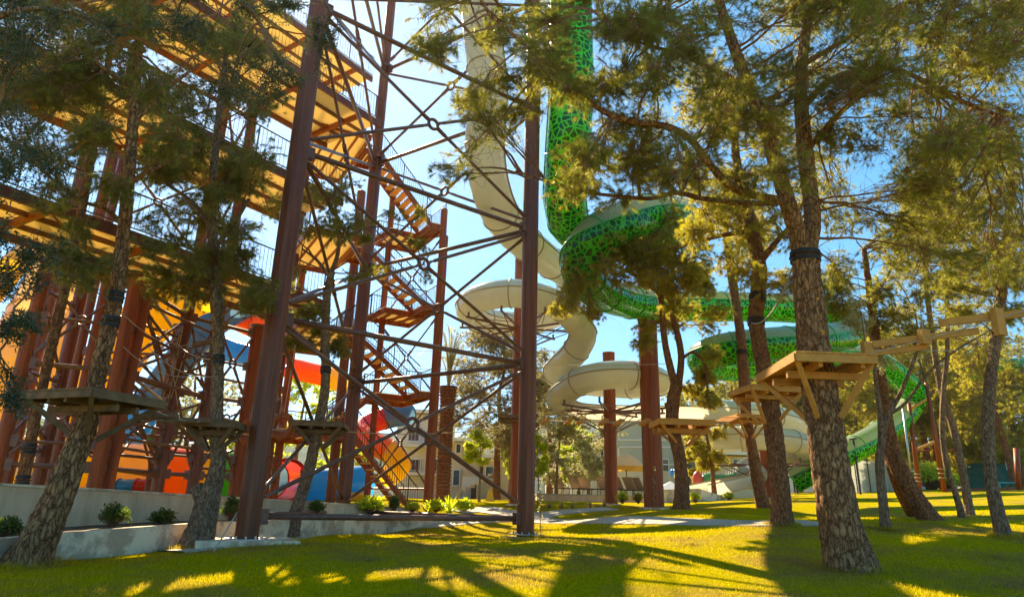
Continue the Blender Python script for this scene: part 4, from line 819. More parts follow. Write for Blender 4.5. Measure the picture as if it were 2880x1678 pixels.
FT = [(1395, 1392, 40, 10.0, 7.6, 'needle_grey', 'grey trunked pine with an open crown behind the tower cross braces', 26, .02),
      (2300, 1368, 60, 13, 9, 'needle_gold', 'tall golden pine behind the pale green slide run', 14, -.05), (2440, 1372, 64, 15, 9, 'needle_gold', 'golden pine between the crooked trunk and the far fence', 14, .03), (2620, 1366, 58, 14, 9, 'needle_gold', 'leafy golden pine rising behind the orange timber frame', 16, -.04),
      (2760, 1362, 62, 15, 10, 'needle', 'broad dull green pine behind the parked silver car', 16, .03), (2856, 1372, 50, 12, 9, 'needle_gold', 'red trunked pine leaning left at the far right edge of the lawn', 15, -.09), (2530, 1370, 70, 17, 9, 'needle', 'tallest far pine above the kiosk roof', 14, .02),
      (2690, 1364, 70, 16, 10, 'needle_gold', 'far golden pine above the bright hedge', 14, -.02), (2200, 1372, 62, 14, 8, 'needle', 'far pine whose crown shows above the flat spiral ring', 13, .02), (2080, 1378, 66, 14, 9, 'needle', 'far pine rising above the grey building roof', 13, 0), (2890, 1368, 66, 16, 10, 'needle', 'far pine cut by the right edge of the view', 13, 0),
      (1545, 1398, 52, 11, 5, 'needle_grey', 'thin pine left of the second spiral ring', 12, -.02), (1985, 1398, 46, 4.2, 2.2, 'needle_gold', 'short leaning pine in front of the grey building', 6, -.15), (2010, 1385, 40, 6.2, 3.4, 'needle_gold', 'slim red pine right of the forked pine', 8, -.08)]
FT += [(2380, 1366, 72, 12, 9, 'needle_gold', 'far bushy pine between the green slide and the netting fence', 15, .02), (2480, 1366, 78, 13, 10, 'needle_gold', 'far bushy pine above the netting fence', 15, -.02), (2590, 1362, 80, 12, 10, 'needle_gold', 'far bushy pine behind the climbing frame', 15, 0), (2720, 1360, 84, 13, 11, 'needle_gold', 'far bushy pine behind the silver car', 15, .02), (2830, 1360, 78, 14, 11, 'needle_gold', 'far bushy pine behind the dark tarp', 15, 0), (2250, 1366, 78, 12, 10, 'needle', 'far bushy pine left of the green slide run', 14, 0), (1960, 1380, 84, 14, 10, 'needle', 'far pine peeping over the glazed front of the grey block', 14, 0), (2120, 1372, 90, 16, 11, 'needle', 'far pine peeping over the cream annexe', 14, 0)]
FT += [(2425, 1376, 54, 10, 8, 'needle_gold', 'bushy golden pine just behind the netting fence, left one', 15, .02), (2500, 1374, 60, 12, 8, 'needle', 'bushy green pine beside the kiosk, left of it', 15, 0), (2650, 1370, 60, 12, 9, 'needle_gold', 'bushy golden pine behind the clipped hedge mounds', 16, 0), (2785, 1368, 62, 12, 9, 'needle_gold', 'bushy golden pine right behind the dark tarp', 16, 0), (2880, 1368, 58, 12, 9, 'needle', 'bushy green pine at the right edge behind the short red post', 15, 0)]
for px, py, Y, h, cw, lm, lab, nb, ln in FT: far_tree('pine_tree', lab, px, py, Y, h, cw, lm, None, nb=int(nb*(1.9 if Y > 48 else 1.6)), lean=ln, low=.18 if 'bushy' in lab else .3, wd=.022+.012*max(0, (Y-45)/40), L=.2+.1*max(0, (Y-45)/40))
LT = [(60, 1385, 48, 8.5, 7, 'leaf_green', 'round green tree glimpsed behind the far left posts'), (500, 1390, 55, 12, 9, 'leaf_olive', 'grey green tree behind the straight blue slide'), (390, 1390, 50, 8, 6, 'leaf_green', 'dark green tree low behind the orange yellow slide'), (820, 1395, 50, 9, 8, 'leaf_lime', 'bright green tree seen between the two left tower posts'),
      (690, 1392, 52, 6, 5, 'leaf_lime', 'small bright tree behind the green flume length'), (960, 1395, 56, 5, 6, 'leaf_lime', 'low bright tree behind the foot of the stairs')]
for px, py, Y, h, cw, lm, lab in LT: far_tree('broadleaf_tree', lab, px, py, Y, h, cw, lm, None, 'leaf', nb=12, tw=26, low=.3, L=.22, wd=.13, nn=6)
far_tree('olive_tree', 'silvery olive tree leaning over the terrace loungers', 1565, 1400, 38.5, 4.4, 5.4, 'leaf_olive', None, 'leaf', nb=10, tw=32, low=.25, L=.13, wd=.055, nn=12, lean=.05, bark='bark_grey')
far_tree('olive_tree', 'grey olive tree standing left of the capped column', 1655, 1390, 43, 4.8, 5.2, 'leaf_olive', None, 'leaf', nb=9, tw=32, low=.25, L=.13, wd=.055, nn=12, lean=.06, bark='bark_grey')
far_tree('lime_tree', 'vivid lime green bush tree between the two olives', 1628, 1392, 45, 4.9, 3.6, 'leaf_lime', None, 'leaf', nb=16, tw=40, low=.25, L=.16, wd=.09, nn=7)
far_tree('young_tree', 'young tree with bright lime crown on a forked pale trunk by the low terrace wall', 1347, 1424, 36, 3.5, 2.3, 'leaf_lime', None, 'leaf', nb=8, tw=22, low=.55, L=.15, wd=.09, nn=7, bark='bark_grey', r=.07)
far_tree('young_tree', 'narrow lime green young tree just right of the tower post', 1513, 1432, 33, 3.3, 1.35, 'leaf_lime', None, 'leaf', nb=8, tw=20, low=.4, L=.12, wd=.07, nn=7, bark='bark_grey', r=.04)
far_tree('lime_tree', 'slim yellow green tree left of the hidden spiral column', 1432, 1412, 42, 4.8, 2.2, 'leaf_lime', None, 'leaf', nb=9, tw=22, low=.25, L=.14, wd=.08, nn=7)
# palm with tied-up fronds
def palm():
    p = W(1243, 1424, 33); g = GZ(p[0], p[1]); t = thing('palm_tree', 'palm with a rough brown trunk and tied upright fronds right of the stair post', 'tree', (p[0], p[1], g))
    top = W(1250, 1085, 33)[2]; n = 16; vv = []; zs = np.arange(g-.1, top, .055)
    for i, z in enumerate(zs):
        r = (.35+.10*max(0, (z-top+1.2)/1.2))*(1+.10*((i % 3)-1)+rnd.uniform(-.03, .03))
        for j in range(n):
            k = r*(1+.10*math.sin(j*2*math.pi/n*8+(i//3)*math.pi)); vv.append((p[0]+k*math.cos(j*2*math.pi/n), p[1]+k*math.sin(j*2*math.pi/n), z))
    b = MB(); b.add(vv, [(i*n+j, i*n+(j+1) % n, (i+1)*n+(j+1) % n, (i+1)*n+j) for i in range(len(zs)-1) for j in range(n)]+[tuple(range((len(zs)-1)*n, len(zs)*n))]); b.build('trunk', 'bark_red', t)
    for k in range(24):
        a = rnd.uniform(0, 6.28); out = rnd.uniform(.15, .8) if k > 2 else 1.5; h = rnd.uniform(2.2, 3.3); q = spline([(p[0], p[1], top-.1), (p[0]+.25*out*math.cos(a), p[1]+.25*out*math.sin(a), top+h*.5), (p[0]+out*.75*math.cos(a), p[1]+out*.75*math.sin(a), top+h*(.95 if k > 2 else .8)), (p[0]+out*1.2*math.cos(a), p[1]+out*1.2*math.sin(a), top+h*(1.0 if k > 2 else .6))], .12)
        b = MB(); b.tube(q, np.linspace(.03, .008, len(q)), 5)
        for e, d in zip(q[3:], np.gradient(q, axis=0)[3:]):
            d = nrm(d); s = nrm(np.cross(d, A3(math.cos(a), math.sin(a), 0.01)))
            for sg in (-1, 1):
                tip = e+d*.38+s*sg*.14; wv = d*.035; b.add([e-wv, e+wv, tip], [(0, 1, 2)])
        b.build('frond', 'leaf_olive', t)
palm()
def bush(name, label, px, py, Y, rx, rz, lm, n=160, L=.12, wd=.05, nn=6, group=None, spiky=False):
    p = W(px, py, Y); t = thing(name, label, 'plant', p, group)
    c = p+A3(0, 0, rz*.75)
    if spiky:
        b = MB()
        for k in range(n):
            a = rnd.uniform(0, 6.28); el = rnd.uniform(.15, 1.4); d = A3(math.cos(a)*math.cos(el), math.sin(a)*math.cos(el), math.sin(el)); q = [p+d*rx*s-A3(0, 0, .35*rx*s*s*math.cos(el)) for s in np.linspace(0, 1.1, 6)]
            sd_ = nrm(np.cross(d, A3(0, 0, 1))); vv = []
            for i, e in enumerate(q): ww = wd*math.sin(math.pi*(.12+.88*i/5)); vv += [e-sd_*ww, e+sd_*ww]
            b.add(vv, [(2*i, 2*i+1, 2*i+3, 2*i+2) for i in range(5)])
        b.build('leaf', lm, t)
    else:
        u = ruv(n); u[:, 2] = np.abs(u[:, 2])*1.4-.35; e = c+u*A3(rx, rx, rz)*NR.uniform(.3, 1, (n, 1)); st_ = p+NR.normal(0, .03, (n, 3)); a = np.linspace(0, 1, 4)[None, :, None]
        tris('stem', twig_quads(st_[:, None]*(1-a)+e[:, None]*a, np.linspace(.008, .003, 4)), 'twig', t, False, 4)
        d = e-c; d /= np.maximum(np.linalg.norm(d, axis=1), 1e-6)[:, None]
        tris('leaf', np.concatenate([leaves(e, d, nn, L, wd), leaves((e+c)/2, d, nn//2, L, wd)]), lm, t, False, 4)
    return t
for px, py, Y, rx, rz, lm, lab in [(318, 1478, 14.3, .34, .27, 'leaf_green', 'round dark bush below the tall wall, left of the pair'), (455, 1474, 15.9, .30, .2, 'leaf_green', 'spreading bush below the tall wall, right of the pair'), (650, 1460, 17.6, .3, .34, 'leaf_green', 'bush half hidden behind the nearest tower post'), (10, 1510, 12.2, .32, .2, 'leaf_green', 'dark bush cut by the left edge on the planter'),
        (888, 1440, 21.3, .32, .2, 'leaf_green', 'low bush on the planter between the two left posts'), (1040, 1438, 24.0, .55, .28, 'leaf_lime', 'bright green bush at the foot of the stairs'), (1107, 1437, 25.0, .24, .34, 'leaf_green', 'small round clipped bush right of the stair foot'), (1160, 1437, 25.8, .3, .2, 'leaf_lime', 'small yellow green plant right of the clipped bush'),
        (1225, 1437, 28, .55, .25, 'leaf_lime', 'yellow flowering plant left of the cycad'), (1305, 1434, 28, .4, .24, 'leaf_lime', 'yellow green plant right of the cycad'), (1750, 1412, 33, .34, .3, 'leaf_lime', 'leafy young shrub between the two columns'), (1795, 1412, 33, .34, .28, 'needle_gold', 'orange leaved shrub left of the thickest column'),
        (1955, 1410, 34, .35, .28, 'leaf_lime', 'yellow green shrub in front of the tapering planter wall'), (2050, 1404, 38, .35, .25, 'leaf_lime', 'small flowering shrub at the end of the planter wall'), (2405, 1366, 52, 1.2, 2.0, 'leaf_lime', 'tall lime bush left of the netting fence')]:
    bush('shrub', lab, px, py, Y, rx, rz, lm, n=190 if rx < .6 else 420, L=.09 if rx < .4 else .16, wd=.04 if rx < .4 else .08)
bush('cycad', 'spiky green cycad beside the stair post on the planter edge', 1265, 1441, 27.6, .75, .4, 'leaf_lime', n=34, wd=.05, spiky=True)
for k, (px, py, Y) in enumerate([(1545, 1432, 32), (1580, 1433, 32), (1610, 1434, 32), (1660, 1431, 32.5), (1700, 1428, 33)]):
    bush('seedling', 'small leafless looking seedling in the row along the terrace path', px, py, Y, .2, .28, 'leaf_olive', n=24, L=.06, wd=.03, nn=3, group='seedlings along the terrace path')
def stake(label, px, py, Y, h, tilt=0):
    p = W(px, py, Y); p[2] = GZ(p[0], p[1]); t = thing('young_tree', label, 'tree', p)
    q = spline([p, p+A3(tilt*.5, 0, h*.5), p+A3(tilt, 0, h)], .1); b = MB(); b.tube(q, np.linspace(.016, .006, len(q)), 6); b.build('trunk', 'twig', t)
    e = q[2:]; tris('crown', leaves(e, ruv(len(e)), 3, .09, .03), 'leaf_olive', t, False, 4)
stake('thin staked sapling on the lawn just right of the tower post', 1520, 1498, 21.5, 1.65, -.04)
stake('thin sapling leaning in front of the thickest column', 1838, 1426, 30.5, 1.9, .12)
# ------------------------------------------------------------------ rope course
def platform(label, A, B, D, trunk, tr, m='wood', drop=.95, group='tree platforms of the rope course', frame=.12):
    # A, B, D: three corners of the deck (A-B near edge, A-D one side), trunk: axis point the struts meet
    A, B, D = map(lambda q: np.asarray(q, float), (A, B, D)); E = B+D-A; cen = (A+B+D+E)/4; t = thing('tree_platform', label, 'platform', cen, group)
    u = nrm(B-A); v = nrm(D-A); lu, lv = np.linalg.norm(B-A), np.linalg.norm(D-A)
    b = MB(); n = max(4, int(lu/.13))
    for k in range(n):
        p = A+u*lu*(k+.5)/n-v*.04; q = p+v*(lv+.08)
        gap = abs(np.dot((np.asarray(trunk)-p)[:2], u[:2])) < tr*1.02
        if gap:
            s = np.dot((np.asarray(trunk)-p)[:2], v[:2]); segs = [(p, p+v*(s-tr)), (p+v*(s+tr), q)]
        else: segs = [(p, q)]
        for a, c in segs:
            if np.dot(c-a, v) > .05: b.bar(a+A3(0, 0, .02), c+A3(0, 0, .02), lu/n*.9, .035)
    b.build('deck_boards', m, t)
    for p, q in ((A, B), (D, E), (A, D), (B, E)):
        b = MB(); b.bar(p-A3(0, 0, frame*.5), q-A3(0, 0, frame*.5), .05, frame); b.build('edge_board', m, t)
    tc = np.asarray(trunk, float).copy()
    for s in (-1, 1):
        o = tc-u*np.dot(tc-cen, u)*0+u*s*(tr+.05); s0 = np.dot((o-A), u); p = A+u*s0-A3(0, 0, frame*1.05); b = MB(); b.bar(p+v*.05, p+v*(lv-.05), .07, frame*.9); b.build('joist', m, t)
    for s in (-1, 1):
        o = tc+v*s*(tr+.05); s0 = np.dot((o-A), v); p = A+v*s0-A3(0, 0, frame*1.9); b = MB(); b.bar(p+u*.03, p+u*(lu-.03), .07, frame*.9); b.build('bearer', m, t)
    for c in (A, B, D, E):
        d = nrm((c-tc)*A3(1, 1, 0)); foot = A3(tc[0], tc[1], cen[2]-drop)+d*tr*.95; c2 = c+(cen-c)*.06-A3(0, 0, frame*.6); b = MB(); b.bar(foot, c2, .07, .09); b.build('strut', m, t)
    return t
def plat_at(label, px, py, Y, w_, dp, rz, tr, m='wood', drop=.9, frame=.12):
    c = W(px, py, Y); u = A3(math.cos(rz), math.sin(rz), 0); v = A3(-math.sin(rz), math.cos(rz), 0)
    A = c-u*w_/2-v*dp/2; return platform(label, A, A+u*w_, A+v*dp, c, tr, m, drop, frame=frame)
a_ = W(2236, 992, 11.1); b_ = Wz(2464, 1001, a_[2]); d_ = Wz(2129, 1057, a_[2])
platform('largest timber platform, fixed round the big cracked pine high above the lawn', a_, b_, d_, W(2299, 1030, 12.0)*A3(1, 1, 0)+A3(0, 0, a_[2]), .33, drop=1.0, frame=.14)
plat_at('timber platform behind and lower than the largest one, on the dark straight pine', 2153, 1098, 18, 1.55, 1.3, .15, .24)
plat_at('timber platform on the forked pine at the end of the tilted plank bridge', 1916, 1186, 26, 2.15, 1.5, .05, .26, frame=.2)
plat_at('small timber platform on the slim leaning pine behind the plank walk', 2104, 1172, 29.5, 1.6, 1.3, .1, .24)
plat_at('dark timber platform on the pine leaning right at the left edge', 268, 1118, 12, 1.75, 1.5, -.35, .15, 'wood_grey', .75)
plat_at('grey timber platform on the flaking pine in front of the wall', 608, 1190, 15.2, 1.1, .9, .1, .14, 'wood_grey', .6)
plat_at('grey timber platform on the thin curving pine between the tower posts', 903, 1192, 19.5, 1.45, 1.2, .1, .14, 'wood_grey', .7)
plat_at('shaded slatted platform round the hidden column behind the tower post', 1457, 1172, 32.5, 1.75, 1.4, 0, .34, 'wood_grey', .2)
def cable(b, p, q, sag, r, n=14):
    t = np.linspace(0, 1, n)[:, None]; P = np.asarray(p)*(1-t)+np.asarray(q)*t; P[:, 2] -= sag*4*(t*(1-t))[:, 0]; b.tube(P, r, 5); return P
def bridge(label, p, q, n, wid, tilt=0.0, sag=.1, gap=None, hand=True, pl=.5, th=.05, pw=.14, ks=None, m='wood'):
    p, q = np.asarray(p, float), np.asarray(q, float); t = thing('rope_bridge', label, 'rope bridge', (p+q)/2-A3(0, 0, sag)); d = nrm(q-p); x = nrm(np.cross(d, A3(0, 0, 1)))
    for s in (-1, 1):
        b = MB(); C_ = cable(b, p+x*s*wid/2, q+x*s*wid/2, sag, .012); b.build('cable', 'rope', t)
        if hand:
            b = MB(); cable(b, p+x*s*wid/2+A3(0, 0, 1.0), q+x*s*wid/2+A3(0, 0, 1.0), sag*1.4, .008); b.build('hand_cable', 'rope', t)
    for i in range(n):
        k = (i+.5)/n if ks is None else ks[i]; c = p+(q-p)*k-A3(0, 0, sag*4*k*(1-k)); e = x*math.cos(tilt)+A3(0, 0, 1)*math.sin(tilt); b = MB(); e = nrm(e+d*rnd.uniform(-.15, .15)) if tilt < .3 else nrm(d*.85+x*.35+A3(0, 0, .26+rnd.uniform(-.06, .06))); b.bar(c-e*pl/2, c+e*pl/2, pw, th, np.cross(e, d) if tilt < .3 else (.2, -.5, .8)); b.build('plank', m, t)
    return t
bridge('bridge of six tilted boards on cables between the hidden column and the forked pine', W(1500, 1180, 32), W(1842, 1186, 26.5), 6, .42, .45, .05, hand=False, ks=[.12, .33, .43, .62, .74, .93], pl=.7, th=.09, pw=.22)
bridge('sagging plank walk from the forked pine up to the slim leaning pine', W(1975, 1196, 26.3), W(2060, 1170, 29), 13, .7, 0, .1, hand=False, pl=.8, th=.05, pw=.16)
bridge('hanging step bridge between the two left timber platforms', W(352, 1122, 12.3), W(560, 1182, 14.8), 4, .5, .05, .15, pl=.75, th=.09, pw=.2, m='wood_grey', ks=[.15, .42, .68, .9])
def beamwalk():
    t = thing('balance_beam', 'swinging timber beams with square blocks running to the right edge above the lawn', 'balance beam', W(2600, 975, 12))
    segs = [((2372, 1003, 12.2), (2606, 975, 11.8), 16), ((2452, 968, 12.0), (2752, 930, 11.5), 18), ((2640, 908, 11.7), (2990, 868, 11.0), 20)]
    for p, q, w_ in segs:
        b = MB(); b.bar(W(*p), W(*q), .07, w_/F*12); b.build('beam', 'wood', t)
    for px, py, Y, h in ((2438, 978, 12.0, .17), (2600, 947, 11.7, .22), (2809, 905, 11.3, .40)):
        c = W(px, py, Y); b = MB(); b.box(c, (.10, .05, h/1.6), .3); b.build('block', 'wood', t)
        b = MB(); b.rod(c+A3(0, 0, h/2), c+A3(.02, .0, 1.6), .006, 4); b.build('hanger', 'rope', t)
    for p, q in (((2380, 1010, 12.1), (2960, 850, 11.0)), ((2300, 975, 12.0), (2700, 985, 13.5))):
        b = MB(); cable(b, W(*p), W(*q), .03, .008); b.build('cable', 'rope', t)
beamwalk()
def line(label, p, q, sag, r=.012, m='rope'):
    b = MB(); cable(b, W(*p), W(*q), sag, r); tag(b.build('safety_cable', m, None, True), label, 'cable')
line('pale cable rising right from the strap on the big pine into the far branches', (2236, 738, 11.9), (2640, 470, 15), .0, .011)
line('white rope hanging in a curve between the dark straight pine and the big pine', (2113, 908, 17.8), (2232, 742, 12.0), .38, .016)
line('thin cable stretched across the small platforms in the middle distance', (1475, 1020, 33), (1880, 1022, 26), .1, .012)
line('thin cable with droppers between the stair post and the tower post, upper one', (1075, 985, 30), (1465, 985, 33), .02, .012)
line('lower of the two thin cables between the stair post and the tower post', (1130, 1037, 30), (1465, 1035, 33), .02, .012)
line('tan rope stretched low between the tower ring and the hidden column platform', (960, 1212, 20), (1440, 1190, 32), .25, .018, 'hemp')
line('cable from the leaning pine strap to the long brown post', (325, 862, 12), (498, 965, 21.5), .2, .01)
line('cable between the brown post and the flaking pine strap', (498, 965, 21.5), (612, 1010, 15.3), .15, .01)
def rope_wrap():
    p = W(497, 960, 21.7); t = thing('rope_tie', 'tan ropes tied in a cross round the long brown post on the left', 'rope', p)
    for a, c in (((455, 980, 21.6), (540, 965, 21.6)), ((470, 925, 21.6), (500, 1140, 21.6)), ((515, 915, 21.6), (470, 1140, 21.6)), ((530, 960, 21.6), (480, 1120, 21.6)), ((505, 940, 21.6), (455, 1130, 21.6))):
        b = MB(); cable(b, W(*a), W(*c), .03, .016); b.build('rope', 'hemp', t)
    b = MB(); b.bar(W(545, 968, 21.6), W(630, 955, 21.0), .12, .14); b.build('spar', 'wood_grey', t)
rope_wrap()
for px, py, Y, lab, ax in ((794, 1199, 19.0, 'red brown ring obstacle with a cut out centre right of the nearest tower post', (-.3, -1, .1)), (700, 1211, 20.0, 'red brown ring obstacle half hidden behind the nearest tower post', (-.5, -1, .1))):
    p = W(px, py, Y); t = thing('ring_obstacle', lab, 'obstacle', p)
    b = MB(); b.torus(p, ax, .30, .095, 32, 10, .8); b.build('ring', 'post_red', t, True)
    b = MB(); b.rod(p+A3(0, 0, .38), p+A3(.05, .1, 2.4), .012, 5); b.build('hanger', 'rope', t)
    b = MB(); b.rod(p-A3(.32, 0, .08), p+A3(.32, 0, -.14), .02, 6); b.build('cross_bar', 'bolt', t)
p = W(2600, 1375, 45)
t = thing('timber_frame', 'orange brown climbing frame of two leaning poles with rungs on the far lawn', 'frame', p); b0 = W(2586, 1378, 45); b1 = W(2655, 1374, 45); t0 = W(2556, 1132, 45); t1 = W(2605, 1075, 45)
for a, c, r in ((b0, t0, .16), (b1, t1, .17)):
    b = MB(); b.rod(a-A3(0, 0, .2), c, r, 16, r*.75); b.build('pole', 'post_red', t, True)
    b = MB(); [b.torus(a+(c-a)*k, c-a, r*1.05, .035, 14, 6) for k in (.1, .14, .18)]; b.build('rope_lashing', 'hemp', t, True)
for a, c in (((2572, 1266, 45), (2632, 1240, 45)), ((2558, 1150, 45), (2605, 1122, 45))):
    b = MB(); b.rod(W(*a), W(*c), .09, 10); b.build('rung', 'wood', t, True)
b = MB(); b.rod(W(2570, 1268, 45), W(2690, 1265, 45), .04, 8); b.build('cross_bar', 'post_red', t)
b = MB(); q = W(2568, 1378, 40); b.rod(q-A3(0, 0, .1), W(2538, 1140, 40), .055, 10); tag(b.build('metal_pole', 'bolt', None, True), 'thin grey metal pole leaning left of the climbing frame', 'pole')
b = MB(); q = W(2420, 1384, 41); b.rod(q-A3(0, 0, .1), W(2400, 1236, 41.5), .06, 10); b.rod(W(2400, 1236, 41.5)-A3(.25, 0, 0), W(2400, 1236, 41.5)+A3(.2, 0, .1), .05, 8); tag(b.build('slide_prop', 'rail', None), 'black prop standing under the pale green slide run', 'prop')
b = MB(); b.rod(W(2864, 1372, 46)-A3(0, 0, .2), W(2858, 1260, 46), .18, 14); tag(b.build('wood_post', 'post_red', None, True), 'short orange red post at the right edge beside the dark tarp', 'post')

# ------------------------------------------------------------------ pool terrace and furniture
tz = W(1560, 1391, 38.5)[2]
xa, xb = W(1515, 1391, 38)[0], W(1858, 1391, 38)[0]
b = MB(); b.prism([(xa, 38.0), (xb, 37.6), (xb+.6, 46.5), (xa, 46.5)], 0.9, tz); o = b.build('terrace_wall', 'conc', None); tag(o, 'grey concrete terrace wall carrying the loungers behind the columns', 'wall')
b = MB(); b.prism([(xa-.04, 37.95), (xb+.04, 37.55), (xb+.64, 46.5), (xa-.04, 46.5)], tz+.003, tz+.06); b.build('coping', 'pave', o)
tz += .06
p0, p1 = W(1310, 1412, 36.5), W(1446, 1410, 36.5); b = MB(); b.prism([(p0[0], 36.5), (p1[0], 36.5), (p1[0], 40), (p0[0], 40)], .8, p0[2]); tag(b.build('terrace_wall', 'conc2', None), 'low pale terrace wall between the palm and the tower post', 'wall')
q = [W(1862, 1376, 36), W(1965, 1373, 36.4), W(2062, 1402, 39)]; b = MB(); v = []
for e in q: v += [A3(e[0], e[1], .9), A3(e[0], e[1]+.35, .9), A3(e[0], e[1]+.35, e[2]), e]
b.add(v, [(0, 4, 7, 3), (3, 7, 6, 2), (2, 6, 5, 1), (4, 8, 11, 7), (7, 11, 10, 6), (6, 10, 9, 5), (0, 3, 2, 1), (8, 9, 10, 11)]); tag(b.build('planter_wall', 'conc2', None), 'beige planter wall tapering down to the right of the thickest column', 'wall')
M['sling'] = mat('taupe_sling', (0.40, 0.31, 0.22), .8, trans=(.5, .38, .25), tmix=.35); M['frame_dark'] = mat('brown_frame', (0.05, 0.035, 0.025), .5)
def lounger():
    t = thing('sun_lounger', 'x', 'sun lounger', (0, 0, 0))
    for s in (-.3, .3):
        b = MB(); b.bar((-.75, s, .33), (1.05, s, .33), .04, .05); b.build('side_rail', 'frame_dark', t)
        for x in (-.6, .85):
            b = MB(); b.rod((x, s, .33), (x-.04, s, 0), .022, 6); b.build('leg', 'frame_dark', t)
    b = MB(); b.bar((-.35, 0, .365), (1.05, 0, .365), .58, .02); b.build('seat', 'sling', t)
    b = MB(); e = A3(-.82, 0, 1.0); b.bar((-.35, 0, .38), e, .56, .025); [b.bar((-.35, s, .38), e+A3(0, s, 0), .045, .05) for s in (-.3, .3)]; b.bar(e-A3(0, .32, 0), e+A3(0, .32, 0), .045, .05); b.build('backrest', 'sling', t)
    return t
L0 = lounger()
LN = [(1572, 39.6, .5, 'left end lounger, alone under the silvery olive'), (1622, 39.4, .35, 'left one of the pair of loungers by the lime bush'), (1648, 39.6, .35, 'right one of the pair of loungers by the lime bush'), (1702, 39.5, .3, 'lounger half hidden behind the left side of the capped column'),
      (1742, 39.7, .3, 'lounger just right of the capped column, left of the parasol pole'), (1778, 39.4, .25, 'lounger right of the parasol pole with upright back'), (1800, 39.7, .25, 'lounger touching the thickest column, right end of the row')]
for i, (px, Y, rz, lab) in enumerate(LN):
    x = W(px+8, 1380, Y)[0]; t = L0 if i == 0 else L0.copy()
    if i:
        COL.objects.link(t)
        for ch in L0.children: k = ch.copy(); COL.objects.link(k); k.parent = t
    t.location = (x, Y, tz); t.rotation_euler = (0, 0, .55+rz); t['label'] = 'taupe sun lounger: '+lab; t['group'] = 'sun loungers on the terrace'
def parasol():
    p = W(1763, 1378, 41); p[2] = tz; t = thing('parasol', 'cream straw parasol over the loungers left of the thickest column', 'parasol', p)
    b = MB(); b.rod(p, p+A3(0, 0, 2.35), .03, 8); b.build('pole', 'frame_dark', t)
    b = MB(); b.rod(p, p+A3(0, 0, .08), .25, 16); b.build('base', 'conc', t)
    b = MB(); n = 8; R = 1.25; top = p+A3(0, 0, 2.55); rim = [p+A3(R*math.cos(2*math.pi*k/n+.2), R*math.sin(2*math.pi*k/n+.2), 1.72) for k in range(n)]; md = [(r_*.5+top*.5)+A3(0, 0, .10) for r_ in rim]
    b.add([top]+md+rim, [(0, 1+k, 1+(k+1) % n) for k in range(n)]+[(1+k, 1+n+k, 1+n+(k+1) % n, 1+(k+1) % n) for k in range(n)]); b.build('canopy', M['straw'], t)
    b = MB()
    for k in range(n):
        a, c = rim[k], rim[(k+1) % n]; b.add([a, c, c-A3(0, 0, .22), a-A3(0, 0, .22)], [(0, 1, 2, 3)])
    b.build('fringe', M['fringe'], t)
M['straw'] = mat('straw_cloth', (0.62, 0.48, 0.28), .8, (0.7, 0.56, 0.34), 6, trans=(.8, .6, .3), tmix=.4); M['fringe'] = mat('golden_fringe', (0.6, 0.36, 0.06), .8, trans=(.8, .45, .05), tmix=.4)
parasol()
M['yellow_plastic'] = mat('yellow_plastic', (0.75, 0.48, 0.01), .4)
p = W(1378, 1411, 36.9); p[2] = W(1310, 1412, 36.5)[2]; t = thing('floor_sign', 'yellow folding warning stand on the low terrace wall', 'sign', p)
for s in (-1, 1):
    b = MB(); a = A3(.05, 0, .75); b.add([p+A3(-.26, s*.22, 0), p+A3(.26, s*.22, 0), p+A3(.09, s*.02, .72), p+A3(-.09, s*.02, .72), p+A3(-.26, s*.24, 0), p+A3(.26, s*.24, 0), p+A3(.09, s*.04, .72), p+A3(-.09, s*.04, .72)], [(0, 1, 2, 3), (7, 6, 5, 4), (0, 4, 5, 1), (1, 5, 6, 2), (2, 6, 7, 3), (3, 7, 4, 0)]); b.build('panel', 'yellow_plastic', t)

# ------------------------------------------------------------------ buildings
M['w_cream'] = mat('cream_render', (0.70, 0.56, 0.37), .85, (0.76, 0.63, 0.43), .8); M['w_grey'] = mat('grey_green_render', (0.42, 0.43, 0.35), .85, (0.48, 0.49, 0.40), .7); M['w_pale'] = mat('pale_render', (0.70, 0.64, 0.54), .85, (0.76, 0.70, 0.60), .8); M['w_white'] = mat('white_trim', (0.80, 0.78, 0.74), .6); M['glass'] = mat('window_glass', (0.05, 0.075, 0.085), .08, spec=.8); M['roof_t'] = mat('pale_roof', (0.62, 0.56, 0.48), .8); M['door'] = mat('brown_door', (0.16, 0.10, 0.07), .6)
def block(t, px0, px1, py_top, Y, depth, m, z0=None, name='wall'):
    a, c = W(px0, py_top, Y), W(px1, py_top, Y); z = (a[2]+c[2])/2; g = GZ(a[0], Y)-.3 if z0 is None else z0; b = MB(); b.prism([(a[0], Y), (c[0], Y), (c[0], Y+depth), (a[0], Y+depth)], g, z); return b.build(name, m, t), a[0], c[0], z
def window(t, px0, px1, py0, py1, Y, name='window', gl='glass'):
    a, c = W(px0, py0, Y), W(px1, py1, Y); f = MB(); w_ = .07
    x0, x1, z1, z0 = a[0], c[0], a[2], c[2]
    for p, q in (((x0, z0), (x0, z1)), ((x1, z0), (x1, z1))): f.bar((p[0], Y-.03, p[1]-w_/2), (q[0], Y-.03, q[1]+w_/2), w_, .1, (0, 1, 0))
    for z in (z0, z1): f.bar((x0+w_/2, Y-.03, z), (x1-w_/2, Y-.03, z), .1, w_)
    o = f.build(name, 'w_white', t); g = MB(); g.box(((x0+x1)/2, Y-.008, (z0+z1)/2), ((x1-x0)/2-w_/2, .006, (z1-z0)/2-w_/2)); g.build('pane' if name == 'window' else 'door_leaf', gl, o)
